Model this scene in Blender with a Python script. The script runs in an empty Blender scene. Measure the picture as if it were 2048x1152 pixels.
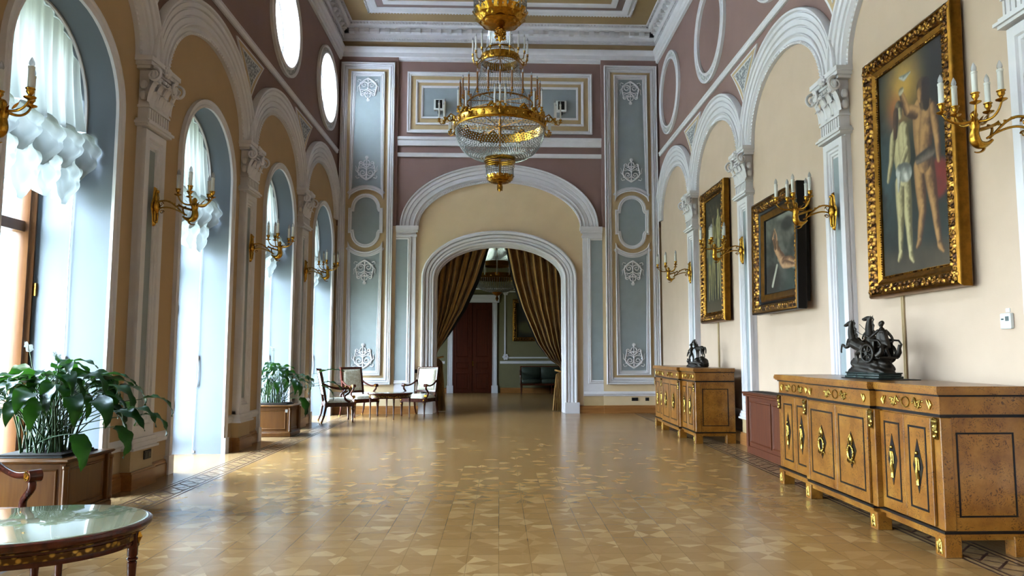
import bpy, bmesh, math, random
from math import sin, cos, pi, sqrt, atan2, radians, hypot, exp
from mathutils import Vector, Matrix
from mathutils.geometry import tessellate_polygon
random.seed(7)
SC = bpy.context.scene
COL = SC.collection

# ------------------------------------------------------------------ camera, sky, exposure
FPX, YAW, PITCH, ROLL, CXP, H = 1450.0, 0.0359, 0.0905, -0.0002, 1050.84, 1.35
cam = bpy.data.cameras.new('camera')
cam_ob = bpy.data.objects.new('camera', cam); COL.objects.link(cam_ob)
cam.sensor_width = 36.0; cam.lens = 36.0*FPX/2048.0
cam.shift_x = (1024.0-CXP)/2048.0
cam.clip_start = 0.05; cam.clip_end = 200
fw = Vector((sin(YAW)*cos(PITCH), cos(YAW)*cos(PITCH), sin(PITCH)))
rt = Vector((cos(YAW), -sin(YAW), 0)); up = rt.cross(fw)
rt, up = rt*cos(ROLL)+up*sin(ROLL), up*cos(ROLL)-rt*sin(ROLL)
mw = Matrix.Identity(4)
for i in range(3):
    mw[i][0] = rt[i]; mw[i][1] = up[i]; mw[i][2] = -fw[i]
mw.translation = Vector((0, 0, H))
cam_ob.matrix_world = mw
SC.camera = cam_ob

world = bpy.data.worlds.new('sky'); SC.world = world; world.use_nodes = True
wn = world.node_tree; wn.nodes.clear()
w_out = wn.nodes.new('ShaderNodeOutputWorld'); w_bg = wn.nodes.new('ShaderNodeBackground')
w_tc = wn.nodes.new('ShaderNodeTexCoord'); w_sx = wn.nodes.new('ShaderNodeSeparateXYZ')
w_cr = wn.nodes.new('ShaderNodeValToRGB')
wn.links.new(w_tc.outputs['Generated'], w_sx.inputs[0])
w_mr = wn.nodes.new('ShaderNodeMapRange'); w_mr.inputs[1].default_value = -1; w_mr.inputs[2].default_value = 1
wn.links.new(w_sx.outputs[2], w_mr.inputs[0]); wn.links.new(w_mr.outputs[0], w_cr.inputs[0])
e = w_cr.color_ramp.elements
e[0].position = 0.44; e[0].color = (0.22, 0.25, 0.20, 1)
e[1].position = 0.56; e[1].color = (0.82, 0.915, 1.0, 1)
w_cr.color_ramp.elements.new(0.90).color = (0.70, 0.84, 1.0, 1)
wn.links.new(w_cr.outputs[0], w_bg.inputs[0]); wn.links.new(w_bg.outputs[0], w_out.inputs[0])
w_bg.inputs[1].default_value = 5.0   # overcast daylight outside

SC.view_settings.view_transform = 'Standard'
try: SC.view_settings.look = 'None'
except Exception: pass
SC.view_settings.exposure = 5.35
SC.view_settings.gamma = 1.0
SC.view_settings.use_curve_mapping = False

W, D = 3.76, 16.7
RX = -4.55                     # window plane depth in the left wall
BAYS = [-2.77, 0.22, 3.21, 6.20, 9.19, 12.18, 15.17]      # arch centres
WINC = [-2.85, 0.18, 3.23, 6.28, 9.33, 12.39, 15.45]      # window centres
PILS = [-1.275, 1.715, 4.705, 7.695, 10.685, 13.675]
YB = -4.30                     # back wall
ZC = 9.09                      # ceiling
CHX = 0.0
WIN_HW, WIN_SPR, WIN_TOP = 0.78, 3.70, 4.50
OC_Z, OC_R = 7.10, 0.90

def portal(x, y, z, sx, sz, rotz):
    l = bpy.data.lights.new('daylight', 'AREA'); l.shape = 'RECTANGLE'; l.size = sx; l.size_y = sz
    l.cycles.is_portal = True
    o = bpy.data.objects.new('daylight_portal', l); COL.objects.link(o)
    o.location = (x, y, z); o.rotation_euler = (radians(90), 0, rotz)
    return o
for c in WINC:
    portal(RX-0.12, c, 2.25, 1.56, 4.5, radians(-90))
    portal(-W-0.34, c, OC_Z, 1.5, 1.5, radians(-90))
portal(-4.6, 21.5, 2.6, 2.0, 3.0, radians(-90))  # portal for the unseen window added to light the room beyond

# ------------------------------------------------------------------ mesh helpers
class MB:
    def __init__(s): s.v = []; s.f = []; s.m = []
    def add(s, vs, fs, mi=0):
        b = len(s.v); s.v += [tuple(p) for p in vs]
        s.f += [tuple(b+i for i in f) for f in fs]; s.m += [mi]*len(fs); return s
    def box(s, x0, x1, y0, y1, z0, z1, mi=0):
        vs = [(x0,y0,z0),(x1,y0,z0),(x1,y1,z0),(x0,y1,z0),(x0,y0,z1),(x1,y0,z1),(x1,y1,z1),(x0,y1,z1)]
        return s.add(vs, [(0,3,2,1),(4,5,6,7),(0,1,5,4),(1,2,6,5),(2,3,7,6),(3,0,4,7)], mi)
    def bbox(s, x0, x1, y0, y1, z0, z1, b=0.01, mi=0):      # box with chamfered edges
        x0,x1=min(x0,x1),max(x0,x1); y0,y1=min(y0,y1),max(y0,y1); z0,z1=min(z0,z1),max(z0,z1)
        vs = []; idx = {}
        for ax in range(3):
            for i in (0,1):
                for j in (0,1):
                    for k in (0,1):
                        p = [(x0,x1)[i],(y0,y1)[j],(z0,z1)[k]]
                        lo=[x0,y0,z0]; hi=[x1,y1,z1]; bit=(i,j,k)
                        for a in range(3):
                            if a != ax: p[a] += b if bit[a]==0 else -b
                        idx[(ax,i,j,k)] = len(vs); vs.append(tuple(p))
        fs = []
        for ax in range(3):
            o = [a for a in range(3) if a != ax]
            for side in (0,1):
                q = []
                for (p_, r_) in ((0,0),(1,0),(1,1),(0,1)):
                    t = [0,0,0]; t[ax]=side; t[o[0]]=p_; t[o[1]]=r_; q.append(idx[(ax,*t)])
                fs.append(tuple(q))
        for ax in range(3):          # edges along axis ax
            o = [a for a in range(3) if a != ax]
            for p_ in (0,1):
                for r_ in (0,1):
                    t0=[0,0,0]; t1=[0,0,0]; t0[o[0]]=t1[o[0]]=p_; t0[o[1]]=t1[o[1]]=r_; t1[ax]=1
                    fs.append((idx[(o[0],*t0)], idx[(o[0],*t1)], idx[(o[1],*t1)], idx[(o[1],*t0)]))
        for i in (0,1):
            for j in (0,1):
                for k in (0,1): fs.append((idx[(0,i,j,k)], idx[(1,i,j,k)], idx[(2,i,j,k)]))
        return s.add(vs, fs, mi)
    def lathe(s, prof, cx=0, cy=0, cz=0, n=24, sx=1, sy=1, mi=0, a0=0, a1=2*pi):
        full = abs(a1-a0-2*pi) < 1e-6; k = n if full else n+1
        vs = []; fs = []
        for r, z in prof:
            for i in range(k):
                a = a0+(a1-a0)*i/n; vs.append((cx+r*cos(a)*sx, cy+r*sin(a)*sy, cz+z))
        for j in range(len(prof)-1):
            for i in range(n):
                i2 = (i+1) % k
                fs.append((j*k+i, j*k+i2, (j+1)*k+i2, (j+1)*k+i))
        if full and hypot(prof[0][0]-prof[-1][0], prof[0][1]-prof[-1][1]) > .12:
            if prof[0][0] > 1e-5: fs.append(tuple(range(k))[::-1])
            if prof[-1][0] > 1e-5: fs.append(tuple((len(prof)-1)*k+i for i in range(k)))
        return s.add(vs, fs, mi)
    def tube(s, pts, r, n=8, mi=0, closed=False, flat=1.0):
        pts = [Vector(p) for p in pts]; m = len(pts)
        if m < 2: return s
        rr = r if isinstance(r, (list, tuple)) else [r]*m
        vs = []; fs = []; prev = None
        for i, p in enumerate(pts):
            if closed: t = pts[(i+1) % m]-pts[i-1]
            else: t = pts[min(i+1, m-1)]-pts[max(i-1, 0)]
            if t.length < 1e-9: t = Vector((0,0,1))
            t.normalize()
            if prev is None:
                a = Vector((0,0,1)) if abs(t.z) < .9 else Vector((1,0,0))
                nrm = t.cross(a).normalized()
            else:
                nrm = prev-t*prev.dot(t)
                nrm = nrm.normalized() if nrm.length > 1e-6 else t.orthogonal().normalized()
            prev = nrm; b = t.cross(nrm)
            for k in range(n):
                a = 2*pi*k/n; vs.append(p+(nrm*cos(a)+b*sin(a)*flat)*rr[i])
        for i in range(m if closed else m-1):
            for k in range(n):
                j = (i+1) % m; k2 = (k+1) % n
                fs.append((i*n+k, i*n+k2, j*n+k2, j*n+k))
        if not closed:
            fs.append(tuple(range(n))[::-1]); fs.append(tuple((m-1)*n+k for k in range(n)))
        return s.add(vs, fs, mi)
    def ball(s, c, r, n=10, m=6, mi=0, sc=(1,1,1)):
        prof = [(sin(pi*i/m), -cos(pi*i/m)) for i in range(m+1)]
        vs = []; fs = []
        vs.append((c[0], c[1], c[2]-r*sc[2]))
        for i in range(1, m):
            for k in range(n):
                a = 2*pi*k/n
                vs.append((c[0]+prof[i][0]*cos(a)*r*sc[0], c[1]+prof[i][0]*sin(a)*r*sc[1], c[2]+prof[i][1]*r*sc[2]))
        vs.append((c[0], c[1], c[2]+r*sc[2])); L = len(vs)-1
        for k in range(n):
            fs.append((0, 1+(k+1) % n, 1+k)); fs.append((L, 1+(m-2)*n+k, 1+(m-2)*n+(k+1) % n))
        for i in range(m-2):
            for k in range(n):
                k2 = (k+1) % n; fs.append((1+i*n+k, 1+i*n+k2, 1+(i+1)*n+k2, 1+(i+1)*n+k))
        return s.add(vs, fs, mi)
    def octa(s, c, r, h=None, mi=0):
        h = h or r; x, y, z = c
        return s.add([(x+r,y,z),(x,y+r,z),(x-r,y,z),(x,y-r,z),(x,y,z+h),(x,y,z-h)],
                     [(0,1,4),(1,2,4),(2,3,4),(3,0,4),(1,0,5),(2,1,5),(3,2,5),(0,3,5)], mi)
    def grid(s, fn, nu, nv, mi=0, closed_u=False):
        vs = [fn(i/nu, j/nv) for j in range(nv+1) for i in range(nu+1)]
        fs = [(j*(nu+1)+i, j*(nu+1)+i+1, (j+1)*(nu+1)+i+1, (j+1)*(nu+1)+i) for j in range(nv) for i in range(nu)]
        return s.add(vs, fs, mi)
    def poly(s, loops, mp, mi=0):      # polygon with holes; loops of 2D, mp maps (u,v)->xyz
        ts = tessellate_polygon([[Vector((p[0], p[1], 0)) for p in l] for l in loops])
        flat = [p for l in loops for p in l]
        return s.add([mp(*p) for p in flat], [tuple(t) for t in ts], mi)
    def extr(s, loop, mp, h0, h1, mi=0, cap=True):  # 2D loop -> solid between heights, mp(u,v,h)
        n = len(loop); vs = [mp(u, v, h0) for u, v in loop]+[mp(u, v, h1) for u, v in loop]
        fs = [(i, (i+1) % n, n+(i+1) % n, n+i) for i in range(n)]
        s.add(vs, fs, mi)
        if cap:
            ts = tessellate_polygon([[Vector((p[0], p[1], 0)) for p in loop]])
            s.add([mp(u, v, h1) for u, v in loop], [tuple(t) for t in ts], mi)
            s.add([mp(u, v, h0) for u, v in loop], [tuple(t) for t in ts], mi)
        return s
    def mold(s, path, prof, mp, closed=False, mi=0, flip=1):
        # sweep profile [(offset,height)] along 2D path with mitres
        n = len(path); vs = []; fs = []; k = len(prof)
        for i in range(n):
            p = Vector(path[i]).to_2d() if len(path[i]) == 2 else Vector(path[i][:2])
            a = Vector(path[i-1]) if (closed or i > 0) else None
            b = Vector(path[(i+1) % n]) if (closed or i < n-1) else None
            d1 = (p-a).normalized() if a is not None else None
            d2 = (b-p).normalized() if b is not None else None
            if d1 is None: d1 = d2
            if d2 is None: d2 = d1
            n1 = Vector((-d1.y, d1.x)); n2 = Vector((-d2.y, d2.x))
            m = n1+n2
            if m.length < 1e-6: m = n1
            m.normalize(); sc = 1/max(0.35, m.dot(n1))
            for off, hh in prof:
                q = p+m*off*sc*flip; vs.append(mp(q.x, q.y, hh))
        for i in range(n if closed else n-1):
            j = (i+1) % n
            for q in range(k-1): fs.append((i*k+q, i*k+q+1, j*k+q+1, j*k+q))
        if not closed:
            fs.append(tuple(range(k))); fs.append(tuple((n-1)*k+q for q in range(k)))
        return s.add(vs, fs, mi)
    def xf(s, M, start=0):
        for i in range(start, len(s.v)): s.v[i] = tuple(M @ Vector(s.v[i]))
        return s
    def build(s, name, mats, parent=None, smooth=None, loc=None):
        me = bpy.data.meshes.new(name); me.from_pydata(s.v, [], s.f)
        if not isinstance(mats, (list, tuple)): mats = [mats]
        for m in mats: me.materials.append(m)
        if len(mats) > 1:
            me.polygons.foreach_set('material_index', s.m)
        bm = bmesh.new(); bm.from_mesh(me)
        if len(bm.faces) < 60000: bmesh.ops.recalc_face_normals(bm, faces=bm.faces)
        bm.to_mesh(me); bm.free()
        if smooth:
            me.polygons.foreach_set('use_smooth', [True]*len(me.polygons))
            me.set_sharp_from_angle(angle=radians(smooth))
        me.update()
        o = bpy.data.objects.new(name, me); COL.objects.link(o)
        if parent: o.parent = parent
        if loc: o.location = loc
        return o

def tag(o, label=None, cat=None, group=None, kind=None):
    if label: o['label'] = label
    if cat: o['category'] = cat
    if group: o['group'] = group
    if kind: o['kind'] = kind
    return o
def thing(name, label, cat, loc=(0,0,0), rz=0, group=None, scale=None):
    o = bpy.data.objects.new(name, None); COL.objects.link(o); o.empty_display_size = .1
    o.location = loc; o.rotation_euler = (0, 0, rz)
    if scale: o.scale = (scale,)*3
    return tag(o, label, cat, group)
def kids(o): return [c for c in bpy.data.objects if c.parent == o]
def copy_tree(o, label=None, loc=None, rz=None, group=None):
    allk = {}
    for c in bpy.data.objects:
        if c.parent: allk.setdefault(c.parent.name, []).append(c)
    def rec(a, par):
        c = a.copy(); COL.objects.link(c)
        if par: c.parent = par
        for ch in allk.get(a.name, []): rec(ch, c)
        return c
    r = rec(o, None)
    if label: r['label'] = label
    if group: r['group'] = group
    if loc: r.location = loc
    if rz is not None: r.rotation_euler = (0, 0, rz)
    return r
TRIM = [0]
def trim(mb, mats, label, smooth=35):
    TRIM[0] += 1
    return tag(mb.build('trim_%d' % TRIM[0], mats, None, smooth), label, None, None, 'structure')
def struct(name, mb, mats, label=None, smooth=None, parent=None):
    return tag(mb.build(name, mats, parent, smooth), label, None, None, None if parent else 'structure')

# ------------------------------------------------------------------ materials
KALB = 0.55      # scales all paints, timbers and fabrics down to weaken bounced light
def lin(c, k=None):
    k = KALB if k is None else k
    return tuple(k*((x/255)/12.92 if x/255 <= .04045 else (((x/255)+.055)/1.055)**2.4) for x in c)+(1,)
class NT:
    def __init__(s, name):
        s.mat = bpy.data.materials.new(name); s.mat.use_nodes = True
        s.t = s.mat.node_tree; s.t.nodes.clear()
        s.out = s.t.nodes.new('ShaderNodeOutputMaterial')
        s.b = s.t.nodes.new('ShaderNodeBsdfPrincipled'); s.t.links.new(s.b.outputs[0], s.out.inputs[0])
    def n(s, typ, **kw):
        nd = s.t.nodes.new(typ)
        for k, v in kw.items(): setattr(nd, k, v)
        return nd
    def l(s, a, b): s.t.links.new(a, b)
    def m(s, op, a, b=None, c=None):
        nd = s.n('ShaderNodeMath', operation=op)
        for i, v in enumerate((a, b, c)):
            if v is None: continue
            if isinstance(v, (int, float)): nd.inputs[i].default_value = v
            else: s.l(v, nd.inputs[i])
        return nd.outputs[0]
    def mix(s, f, a, b):
        nd = s.n('ShaderNodeMix', data_type='RGBA')
        if isinstance(f, (int, float)): nd.inputs[0].default_value = f
        else: s.l(f, nd.inputs[0])
        for i, v in ((6, a), (7, b)):
            if isinstance(v, tuple): nd.inputs[i].default_value = v
            else: s.l(v, nd.inputs[i])
        return nd.outputs[2]
    def co(s, kind='Object', scale=None):
        o = s.n('ShaderNodeTexCoord').outputs[kind]
        if scale:
            mp = s.n('ShaderNodeMapping'); mp.inputs[3].default_value = scale; s.l(o, mp.inputs[0]); o = mp.outputs[0]
        return o
    def noise(s, vec, scale, detail=3, rough=.5, out=0):
        nd = s.n('ShaderNodeTexNoise'); nd.inputs['Scale'].default_value = scale
        nd.inputs['Detail'].default_value = detail; nd.inputs['Roughness'].default_value = rough
        s.l(vec, nd.inputs['Vector']); return nd.outputs[out]
    def ramp(s, f, stops):
        nd = s.n('ShaderNodeValToRGB'); s.l(f, nd.inputs[0]); el = nd.color_ramp.elements
        el[0].position, el[0].color = stops[0]; el[1].position, el[1].color = stops[-1]
        for p, c in stops[1:-1]: el.new(p).color = c
        return nd.outputs[0]
    def bump(s, h, strength=.3, dist=.01):
        nd = s.n('ShaderNodeBump'); nd.inputs['Strength'].default_value = strength
        nd.inputs['Distance'].default_value = dist; s.l(h, nd.inputs['Height']); s.l(nd.outputs[0], s.b.inputs['Normal'])
    def set(s, col=None, rough=.5, metal=0, **kw):
        if col is not None:
            if isinstance(col, tuple): s.b.inputs['Base Color'].default_value = col
            else: s.l(col, s.b.inputs['Base Color'])
        if isinstance(rough, (int, float)): s.b.inputs['Roughness'].default_value = rough
        else: s.l(rough, s.b.inputs['Roughness'])
        s.b.inputs['Metallic'].default_value = metal
        if not metal and abs(s.b.inputs['Specular IOR Level'].default_value-.5) < 1e-4: s.b.inputs['Specular IOR Level'].default_value = .2
        for k, v in kw.items(): s.b.inputs[k.replace('_', ' ')].default_value = v
        return s.mat
def simple(name, c, rough=.5, metal=0, nz=0.06, sc=30, bump=0, **kw):
    t = NT(name); v = t.co(); n = t.noise(v, sc, 4)
    c = lin(c); d = tuple(x*(1-nz) for x in c[:3])+(1,); u = tuple(min(1, x*(1+nz)) for x in c[:3])+(1,)
    col = t.ramp(n, [(.3, d), (.7, u)])
    if bump: t.bump(n, bump, .004)
    return t.set(col, rough, metal, **kw)
def fabric_wall(name, c):
    t = NT(name); v = t.co(); n = t.noise(v, 3, 3)
    wv = t.n('ShaderNodeTexWave'); wv.inputs['Scale'].default_value = 60; wv.inputs['Distortion'].default_value = 1.5; t.l(v, wv.inputs[0])
    wv.bands_direction = 'Z'
    f = t.noise(v, 260, 2)
    c = lin(c); d = tuple(x*.93 for x in c[:3])+(1,)
    col = t.mix(t.m('MULTIPLY', f, .5), t.ramp(n, [(.3, d), (.7, c)]), d)
    t.bump(t.m('ADD', f, t.m('MULTIPLY', wv.outputs[0], .5)), .15, .002)
    return t.set(col, .8, Specular_IOR_Level=.15)
MAT = {}
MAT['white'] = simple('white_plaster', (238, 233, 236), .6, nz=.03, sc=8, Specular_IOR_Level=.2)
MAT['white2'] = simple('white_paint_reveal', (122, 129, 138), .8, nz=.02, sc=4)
MAT['beige'] = fabric_wall('beige_wall_cloth_shaded', (206, 172, 130))  # the walls' one beige, darkened here to imitate shade on the left wall
MAT['beige_f'] = fabric_wall('beige_wall_cloth_lit_far', (243, 214, 172))  # same beige cloth, lightened to stand in for light on the far wall
MAT['beige_r'] = fabric_wall('beige_wall_cloth_lit_right', (224, 196, 172))  # same beige cloth, tinted to imitate the daylight on the right wall
MAT['beige2'] = simple('beige_paint', (208, 178, 134), .6, nz=.04, sc=6, Specular_IOR_Level=.2)
MAT['mauve'] = fabric_wall('mauve_wall_paint', (160, 128, 120))
MAT['blue'] = simple('grey_blue_paint', (162, 170, 173), .6, nz=.04, sc=5, Specular_IOR_Level=.2)
MAT['ceil'] = simple('ceiling_beige', (184, 154, 112), .7, nz=.03, sc=4)
MAT['ceil_mauve'] = simple('ceiling_mauve', (150, 126, 122), .7, nz=.03, sc=4)
MAT['wall2'] = simple('green_grey_wall', (128, 120, 88), .7, nz=.04, sc=5)
MAT['bronze'] = simple('dark_bronze', (44, 36, 28), .42, .6, nz=.35, sc=25, bump=.3)
MAT['marble'] = simple('green_black_marble', (44, 54, 50), .15, 0, nz=.5, sc=18)
MAT['black'] = simple('black_ebony', (16, 10, 10), .4, nz=.15)
MAT['dark'] = simple('dark_plastic', (24, 20, 18), .5)
MAT['plastic'] = simple('white_plastic', (235, 235, 230), .35, nz=.01)
MAT['soil'] = simple('soil', (38, 28, 20), .95, nz=.3, sc=60, bump=.5)
MAT['screen'] = simple('grey_display', (95, 105, 105), .2)
def gold(name, c, rough, sc=45, strength=.4):
    t = NT(name); v = t.co(); n = t.noise(v, sc, 4, .6)
    c = lin(c); d = tuple(x*.62 for x in c[:3])+(1,)
    col = t.ramp(n, [(.35, d), (.6, c)]); t.bump(n, strength, .004)
    return t.set(col, rough, 1.0)
MAT['gold'] = gold('gilt_bronze', (228, 168, 62), .26)
MAT['gold_dark'] = gold('aged_gilt_bronze', (186, 128, 52), .33)
MAT['ormolu'] = gold('brass_mount', (226, 186, 92), .25, 90, .5)
def frame_gold():
    t = NT('carved_gilt_wood'); v = t.co()
    vo = t.n('ShaderNodeTexVoronoi'); vo.inputs['Scale'].default_value = 26; t.l(v, vo.inputs['Vector'])
    n = t.noise(v, 30, 4)
    h = t.m('ADD', vo.outputs['Distance'], t.m('MULTIPLY', n, .5))
    col = t.ramp(h, [(.3, lin((238, 186, 84))), (.75, lin((150, 96, 34))), (1.0, lin((60, 32, 12)))])
    t.bump(h, .8, .012)
    return t.set(col, .3, .85)
MAT['frame'] = frame_gold()
MAT['frame_plain'] = gold('plain_gilt_wood', (168, 116, 44), .35, 14, .2)
def burl():
    t = NT('burl_veneer'); v = t.co()
    n1 = t.noise(v, 5, 6, .65); n2 = t.noise(v, 2.2, 3)
    vo = t.n('ShaderNodeTexVoronoi'); vo.inputs['Scale'].default_value = 62
    wv = t.noise(v, 8, 2, .5, 1); ad = t.n('ShaderNodeVectorMath', operation='MULTIPLY_ADD')
    t.l(wv, ad.inputs[0]); ad.inputs[1].default_value = (.3, .3, .3); t.l(v, ad.inputs[2]); t.l(ad.outputs[0], vo.inputs['Vector'])
    spots = t.m('MULTIPLY', t.m('LESS_THAN', vo.outputs['Distance'], .34), t.m('SMOOTH_MAX', t.m('SUBTRACT', t.noise(v, 7, 4, .7), .43), 0, .02))
    base = t.ramp(n1, [(.28, lin((112, 62, 14))), (.5, lin((158, 102, 32))), (.72, lin((184, 130, 52)))])
    base = t.mix(t.m('MULTIPLY', n2, .4), base, lin((116, 62, 20)))
    col = t.mix(t.m('MINIMUM', t.m('MULTIPLY', spots, 7), .8), base, lin((66, 32, 10)))
    t.b.inputs['Coat Weight'].default_value = .2; t.b.inputs['Coat Roughness'].default_value = .15; t.b.inputs['Specular IOR Level'].default_value = .25
    return t.set(col, .3)
MAT['burl'] = burl()
def wood(name, a, b, rough=.3, sc=(1, 1, .08), s=26, coat=.3):
    t = NT(name); v = t.co('Object', sc); n = t.noise(v, s, 5, .6)
    col = t.ramp(n, [(.3, lin(a)), (.7, lin(b))])
    t.b.inputs['Coat Weight'].default_value = coat*.35; t.b.inputs['Coat Roughness'].default_value = .15
    return t.set(col, rough)
MAT['mahog'] = wood('mahogany', (58, 22, 14), (96, 40, 24), .25)
MAT['redwood'] = wood('red_brown_wood', (84, 36, 12), (104, 50, 18), .55, coat=0)
MAT['door'] = wood('door_mahogany', (58, 18, 6), (84, 30, 12), .35)
MAT['oak'] = wood('window_oak', (100, 60, 32), (122, 80, 46), .35)
MAT['base'] = wood('oak_baseboard', (150, 96, 50), (178, 122, 68), .3, (1, .08, 1), 26)
MAT['baseX'] = wood('oak_baseboard_far', (150, 96, 50), (178, 122, 68), .3, (.08, 1, 1), 26)
MAT['planter'] = wood('planter_wood', (112, 68, 24), (134, 86, 34), .35)
def cloth(name, a, b, sc=14, rough=.75, sheen=.1, bump=.2):
    t = NT(name); v = t.co(); n = t.noise(v, sc, 4, .65); f = t.noise(v, 320, 2)
    col = t.ramp(n, [(.42, lin(a)), (.58, lin(b))]); t.bump(f, bump, .002)
    return t.set(col, rough, 0, Sheen_Weight=sheen)
MAT['uphol'] = cloth('cream_damask', (206, 196, 170), (232, 224, 204), 22)
MAT['uphol_dia'] = None
MAT['velvet'] = cloth('olive_gold_velvet', (158, 112, 48), (180, 132, 62), 5, .8, .12, .2)
MAT['lining'] = cloth('dark_curtain_lining', (22, 20, 24), (30, 28, 32), 8)
MAT['leather'] = simple('dark_green_leather', (58, 66, 56), .35, nz=.2, sc=14, bump=.2)
def diamond_cloth():
    t = NT('diamond_damask'); v = t.co(); sx = t.n('ShaderNodeSeparateXYZ'); t.l(v, sx.inputs[0])
    a = t.m('FRACT', t.m('MULTIPLY', t.m('ADD', sx.outputs[0], sx.outputs[1]), 24))
    b = t.m('FRACT', t.m('MULTIPLY', t.m('SUBTRACT', sx.outputs[0], sx.outputs[1]), 24))
    k = t.m('MAXIMUM', t.m('LESS_THAN', a, .3), t.m('LESS_THAN', b, .3))
    return t.set(t.mix(k, lin((232, 232, 224)), lin((176, 180, 172))), .6)
MAT['uphol_dia'] = diamond_cloth()
def leafmat():
    t = NT('spathiphyllum_leaf'); v = t.co(); n = t.noise(v, 5, 3)
    col = t.ramp(n, [(.3, lin((12, 34, 20))), (.7, lin((24, 54, 28)))])
    t.set(col, .38); t.b.inputs['Coat Weight'].default_value = .04
    tr = t.n('ShaderNodeBsdfTranslucent'); tr.inputs[0].default_value = lin((80, 150, 40))
    mx = t.n('ShaderNodeMixShader'); mx.inputs[0].default_value = .08
    t.l(t.b.outputs[0], mx.inputs[1]); t.l(tr.outputs[0], mx.inputs[2]); t.l(mx.outputs[0], t.out.inputs[0])
    return t.mat
MAT['leaf'] = leafmat()
MAT['stem'] = simple('plant_stem', (46, 78, 34), .5, nz=.2)
def sheer():
    t = NT('sheer_white_voile'); t.set(lin((190, 196, 198)), .9)
    tr = t.n('ShaderNodeBsdfTranslucent'); tr.inputs[0].default_value = (.14, .152, .15, 1)
    mx = t.n('ShaderNodeMixShader'); mx.inputs[0].default_value = .42
    t.l(t.b.outputs[0], mx.inputs[1]); t.l(tr.outputs[0], mx.inputs[2])
    tp = t.n('ShaderNodeBsdfTransparent'); tp.inputs[0].default_value = (1, 1, 1, 1)
    m2 = t.n('ShaderNodeMixShader'); m2.inputs[0].default_value = .03
    t.l(mx.outputs[0], m2.inputs[1]); t.l(tp.outputs[0], m2.inputs[2]); t.l(m2.outputs[0], t.out.inputs[0])
    return t.mat
MAT['sheer'] = sheer()
def pane():
    t = NT('window_glass'); gl = t.n('ShaderNodeBsdfGlossy'); gl.inputs['Roughness'].default_value = .02
    tp = t.n('ShaderNodeBsdfTransparent'); tp.inputs[0].default_value = (.66, .70, .72, 1)
    fr = t.n('ShaderNodeLayerWeight'); fr.inputs[0].default_value = .5
    mx = t.n('ShaderNodeMixShader'); t.l(t.m('ADD', .04, t.m('MULTIPLY', t.m('POWER', fr.outputs['Facing'], 4), .6)), mx.inputs[0]); t.l(tp.outputs[0], mx.inputs[1]); t.l(gl.outputs[0], mx.inputs[2])
    t.l(mx.outputs[0], t.out.inputs[0]); return t.mat
MAT['glass'] = pane()
def frosted():
    t = NT('frosted_oculus_glass'); tr = t.n('ShaderNodeBsdfTranslucent'); tr.inputs[0].default_value = (.50, .53, .56, 1)
    tp = t.n('ShaderNodeBsdfTransparent'); mx = t.n('ShaderNodeMixShader'); mx.inputs[0].default_value = .04
    t.l(tr.outputs[0], mx.inputs[1]); t.l(tp.outputs[0], mx.inputs[2]); t.l(mx.outputs[0], t.out.inputs[0]); return t.mat
MAT['frost'] = frosted()
def crystal():
    t = NT('cut_crystal'); n = t.noise(t.co(), 60, 2)
    t.set(t.ramp(n, [(.35, (.14, .145, .15, 1)), (.65, (.45, .46, .47, 1))]), .12, .55)
    t.b.inputs['Coat Weight'].default_value = 1; t.b.inputs['Coat Roughness'].default_value = .03; return t.mat
MAT['crystal'] = crystal()
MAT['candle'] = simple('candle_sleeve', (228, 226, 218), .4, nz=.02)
MAT['candle_shaded'] = simple('shaded_candle_sleeve', (150, 98, 50), .35, nz=.05)  # candle sleeve browned to imitate shade on the upper tier
def bulb():
    t = NT('clear_bulb'); gl = t.n('ShaderNodeBsdfGlossy'); gl.inputs['Roughness'].default_value = .05
    t.set(lin((225, 225, 228)), .1)
    tp = t.n('ShaderNodeBsdfTransparent'); tp.inputs[0].default_value = (.95, .95, .97, 1)
    mx = t.n('ShaderNodeMixShader'); mx.inputs[0].default_value = .55
    t.l(tp.outputs[0], mx.inputs[1]); t.l(t.b.outputs[0], mx.inputs[2]); t.l(mx.outputs[0], t.out.inputs[0]); return t.mat
MAT['bulb'] = bulb()
def onyx():
    t = NT('green_onyx_top'); v = t.co(); n = t.noise(v, 4, 5, .6); w_ = t.noise(v, 9, 4)
    col = t.ramp(n, [(.3, lin((136, 140, 112))), (.5, lin((168, 170, 140))), (.7, lin((190, 182, 150)))])
    col = t.mix(t.m('MULTIPLY', w_, .3), col, lin((120, 128, 104)))
    t.b.inputs['Coat Weight'].default_value = 1; t.b.inputs['Coat Roughness'].default_value = .02
    t.b.inputs['Coat IOR'].default_value = 1.8
    return t.set(col, .12)
MAT['onyx'] = onyx()
def candlegold():
    t = NT('gold_frieze'); v = t.co(); vo = t.n('ShaderNodeTexVoronoi'); vo.inputs['Scale'].default_value = 40; t.l(v, vo.inputs['Vector'])
    col = t.ramp(vo.outputs['Distance'], [(.3, lin((214, 170, 80))), (.55, lin((90, 60, 26)))])
    t.bump(vo.outputs['Distance'], .5, .004); return t.set(col, .35, .8)
MAT['frieze'] = candlegold()
def relief(name, base, hi, sc=16):
    t = NT(name); v = t.co(); vo = t.n('ShaderNodeTexVoronoi'); vo.inputs['Scale'].default_value = sc; t.l(v, vo.inputs['Vector'])
    n = t.noise(v, sc*1.5, 3); h = t.m('ADD', vo.outputs['Distance'], t.m('MULTIPLY', n, .4))
    col = t.ramp(h, [(.45, lin(hi)), (.8, lin(base))]); t.bump(t.m('SUBTRACT', 1, h), .9, .02)
    return t.set(col, .6)
MAT['relief'] = relief('relief_plaster', (176, 174, 172), (228, 226, 222))
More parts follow.
